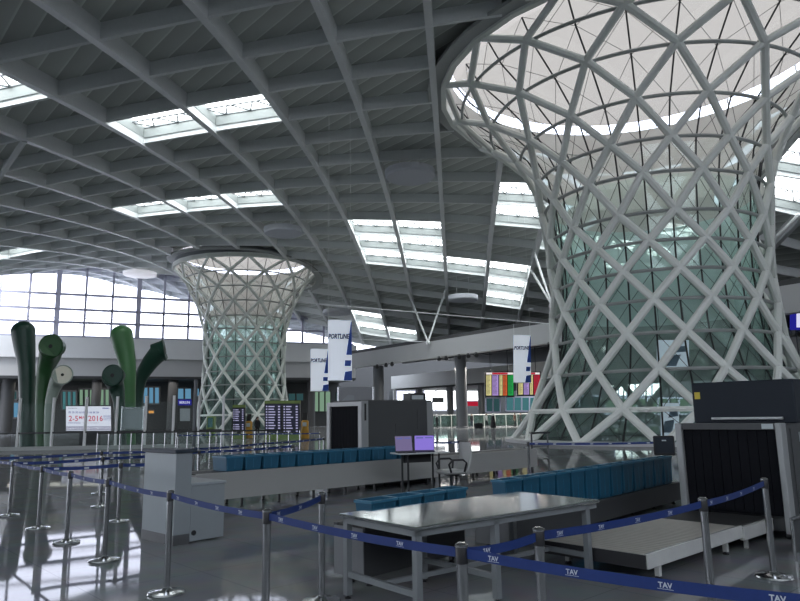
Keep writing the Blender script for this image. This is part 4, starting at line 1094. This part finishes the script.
S2.part('rear_pillar', MB().box(2.16,2.38,-.012,.0,.1,2.0), 'machine_l'); S2.part('side_panel', MB().box(1.05,1.75,-.015,0,.9,1.45), 'machine'); S2.part('vent_panel', MB().box(1.8,2.1,-.02,-.012,1.3,1.8), 'machine')
S2.part('plinth', MB().box(.1,2.3,.05,W2-.05,0,.1), 'black')
p = at(414.5, 398, 18.2)
T = Thing('control_box', 'black box with a pale label on top of the far scanner', 'box', (p.x, p.y, 2.04), EA)
T.part('casing', MB().box(-.28,.30,-.15,.15,0,.20,bev=.015), 'black'); T.part('label_strip', MB().box(-.24,.18,-.158,-.15,.03,.14), 'label')
# pale glass sign boxes behind the far scanner
T, uvx = card('glass_screen', 'pale grey glass screen panel rising behind the far scanner', 'screen panel', 337, 375, 387, 404, 24, ['conv_light', 'tableleg'], lambda mb, uv: mb.quad(uv(.04,.05), uv(.45,.05), uv(.45,.5), uv(.3,.55), 1))
for u in (.04, .96):
    q = uvx(u, 0); T.part('post', MB().tube([(q.x,q.y+.03,0),(q.x,q.y+.03,uvx(0,1).z)], .04, 6), 'chrome', True)

# ------------------------------------------------------------------ operator table, laptops, chair
OT = Vector((.32, 14.5, 0))
T = Thing('operator_table', 'small white-topped table carrying two laptops', 'table', tuple(OT), .42)
hz = .885
T.part('tabletop', MB().box(-.52,.62,-.28,.28,hz-.03,hz,bev=.008), 'tabletop'); T.part('modesty_panel', MB().box(-.28,.36,.1,.13,hz-.22,hz-.03), 'black')
for x in (-.30, .42):
    for y in (-.16, .14):
        T.part('leg', MB().tube([(x,y,.03),(x,y,hz-.03)], .022, 8), 'dark', smooth=True)
    T.part('foot_bar', MB().box(x-.03,x+.03,-.28,.26,0,.035), 'dark')
for nm, lx, rz, lab, sm in (('laptop', -.30, .22, 'left of two open laptops, its violet screen dimmer', 'screen_d'), ('laptop', .16, -.02, 'right of two open laptops with a brighter violet screen', 'screen')):
    c = OT+Vector((lx*cos(.42), lx*sin(.42), 0))
    T = Thing(nm, lab, 'laptop', (c.x, c.y, hz+.001), rz)
    w = .19 if sm == 'screen_d' else .215
    T.part('keyboard', MB().box(-w,w,-.22,.05,0,.02,bev=.004), 'black')
    mtx = Matrix.Translation((0,.05,.02)) @ Matrix.Rotation(radians(-14), 4, 'X')
    lid = MB().box(-w,w,0,.014,0,.335,bev=.004); lid.v = [mtx @ v for v in lid.v]; lo = T.part('lid', lid, 'black')
    sc = MB().box(-w+.012,w-.012,-.003,0,.015,.32,0); sc.quad((-w*.8,-.004,.26),(-w*.1,-.004,.26),(-w*.1,-.004,.29),(-w*.8,-.004,.29),1).quad((w*.1,-.004,.265),(w*.8,-.004,.265),(w*.8,-.004,.29),(w*.1,-.004,.29),1); sc.v = [mtx @ v for v in sc.v]
    T.part('screen', sc, [sm, 'ad_blue'], parent=lo)
CH = Vector((1.0, 14.2, 0))
T = Thing('office_chair', 'pale office chair on a five-star caster base facing the laptop table', 'chair', tuple(CH), radians(-66))   # local -y is front... seat faces local +y
# built facing local -y
hub = T.part('gas_stem', MB().tube([(0,0,.09),(0,0,.44)], [.03,.025], 10), 'dark', smooth=True)
for k in range(5):
    a = 2*pi*k/5+.3; l = T.part('base_arm', MB().tube([(0,0,.11),(.30*cos(a),.30*sin(a),.075)], [.03,.02], 8), 'dark', smooth=True)
    T.part('caster', MB().tube([(.31*cos(a)-.02*sin(a),.31*sin(a)+.02*cos(a),.03),(.31*cos(a)+.02*sin(a),.31*sin(a)-.02*cos(a),.03)], .03, 10), 'black', parent=l)
T.part('mechanism', MB().box(-.12,.12,-.1,.12,.42,.47), 'dark')
T.part('seat', MB().box(-.25,.25,-.26,.24,.46,.54,bev=.03), 'seat', smooth=True)
mb = MB(); rings = []
for k in range(9):
    t = k/8; z = .52+.56*t; y = .22+.10*t+.05*sin(pi*t); w = .235*(1-.12*t*t); th = .05*(1-.3*t)
    rings.append([(x*w, y+dy+.045*(1-x*x)*-1+.0, z) for x, dy in ((-1,0),(-.6,0),(0,0),(.6,0),(1,0),(1,th),(.6,th),(0,th),(-.6,th),(-1,th))])
T.part('backrest', mb.loft(rings), 'seat', smooth=True)
for s in (-1, 1): T.part('armrest', MB().tube([(s*.26,.16,.50),(s*.29,.20,.68),(s*.29,.12,.745),(s*.29,-.12,.745),(s*.28,-.20,.66),(s*.26,-.14,.50)], .022, 8), 'black', smooth=True)
# steel guard frame near the tower foot
T = Thing('guard_rail', 'steel guard rail frame at the right end of the long pale conveyor', 'railing', (3.70, 19.6, 0), .55)
T.part('rail', MB().tube([(0,0,0),(0,0,1.07),(.62,0,1.07),(.62,0,0)], .028, 8), 'chrome', smooth=True); T.part('mid_rail', MB().tube([(0,0,.35),(.62,0,.35)], .02, 6).tube([(0,0,.72),(.62,0,.72)], .02, 6), 'chrome'); T.part('top_pad', MB().box(-.05,.7,-.04,.04,1.08,1.12), 'dark')

# ------------------------------------------------------------------ light: overcast sky, plus added area fills
w = bpy.data.worlds.new('sky'); bpy.context.scene.world = w; w.use_nodes = True
nt = w.node_tree; bg = nt.nodes['Background']
tc = nt.nodes.new('ShaderNodeTexCoord'); sp = nt.nodes.new('ShaderNodeSeparateXYZ'); nt.links.new(tc.outputs['Generated'], sp.inputs[0])
cr = nt.nodes.new('ShaderNodeValToRGB'); nt.links.new(sp.outputs['Z'], cr.inputs[0])
cr.color_ramp.elements[0].position = 0.; cr.color_ramp.elements[0].color = (.86, .89, 1, 1); cr.color_ramp.elements[1].position = .6; cr.color_ramp.elements[1].color = (.80, .88, 1, 1)
nt.links.new(cr.outputs[0], bg.inputs[0]); bg.inputs[1].default_value = 4.6
sun = bpy.data.lights.new('sun', 'SUN'); sun.energy = 1.2; sun.angle = radians(8); sun.color = (1, .93, .84)
for nm, px, Y, en in (('annex_fill', 500, 88, 4500), ('gallery_fill', 60, 103, 450), ('gallery_fill', 150, 108, 450), ('gallery_fill', 320, 112, 400)):  # area fills added to brighten the annex floor, people and gallery
    al = bpy.data.lights.new(nm, 'AREA'); al.shape = 'RECTANGLE'; al.size = 16; al.size_y = 3; al.energy = en; al.color = (1, .95, .88)
    ao = bpy.data.objects.new(nm, al); COL.objects.link(ao); q_ = at(px, 400, Y); ao.location = (q_.x, Y, 7.6)
so = bpy.data.objects.new('sun', sun); COL.objects.link(so); so.rotation_euler = (radians(38), radians(-18), 0)
sc = bpy.context.scene
sc.view_settings.view_transform = 'Standard'; sc.view_settings.look = 'None'; sc.view_settings.exposure = 0; sc.view_settings.gamma = 1
sc.cycles.max_bounces = 8; sc.cycles.transparent_max_bounces = 24; sc.cycles.diffuse_bounces = 4; sc.cycles.glossy_bounces = 4
sc.cycles.use_denoising = True
try: sc.cycles.denoiser = 'OPENIMAGEDENOISE'
except Exception: pass
sc.cycles.sample_clamp_indirect = 4
sc.cycles.caustics_reflective = False; sc.cycles.caustics_refractive = False
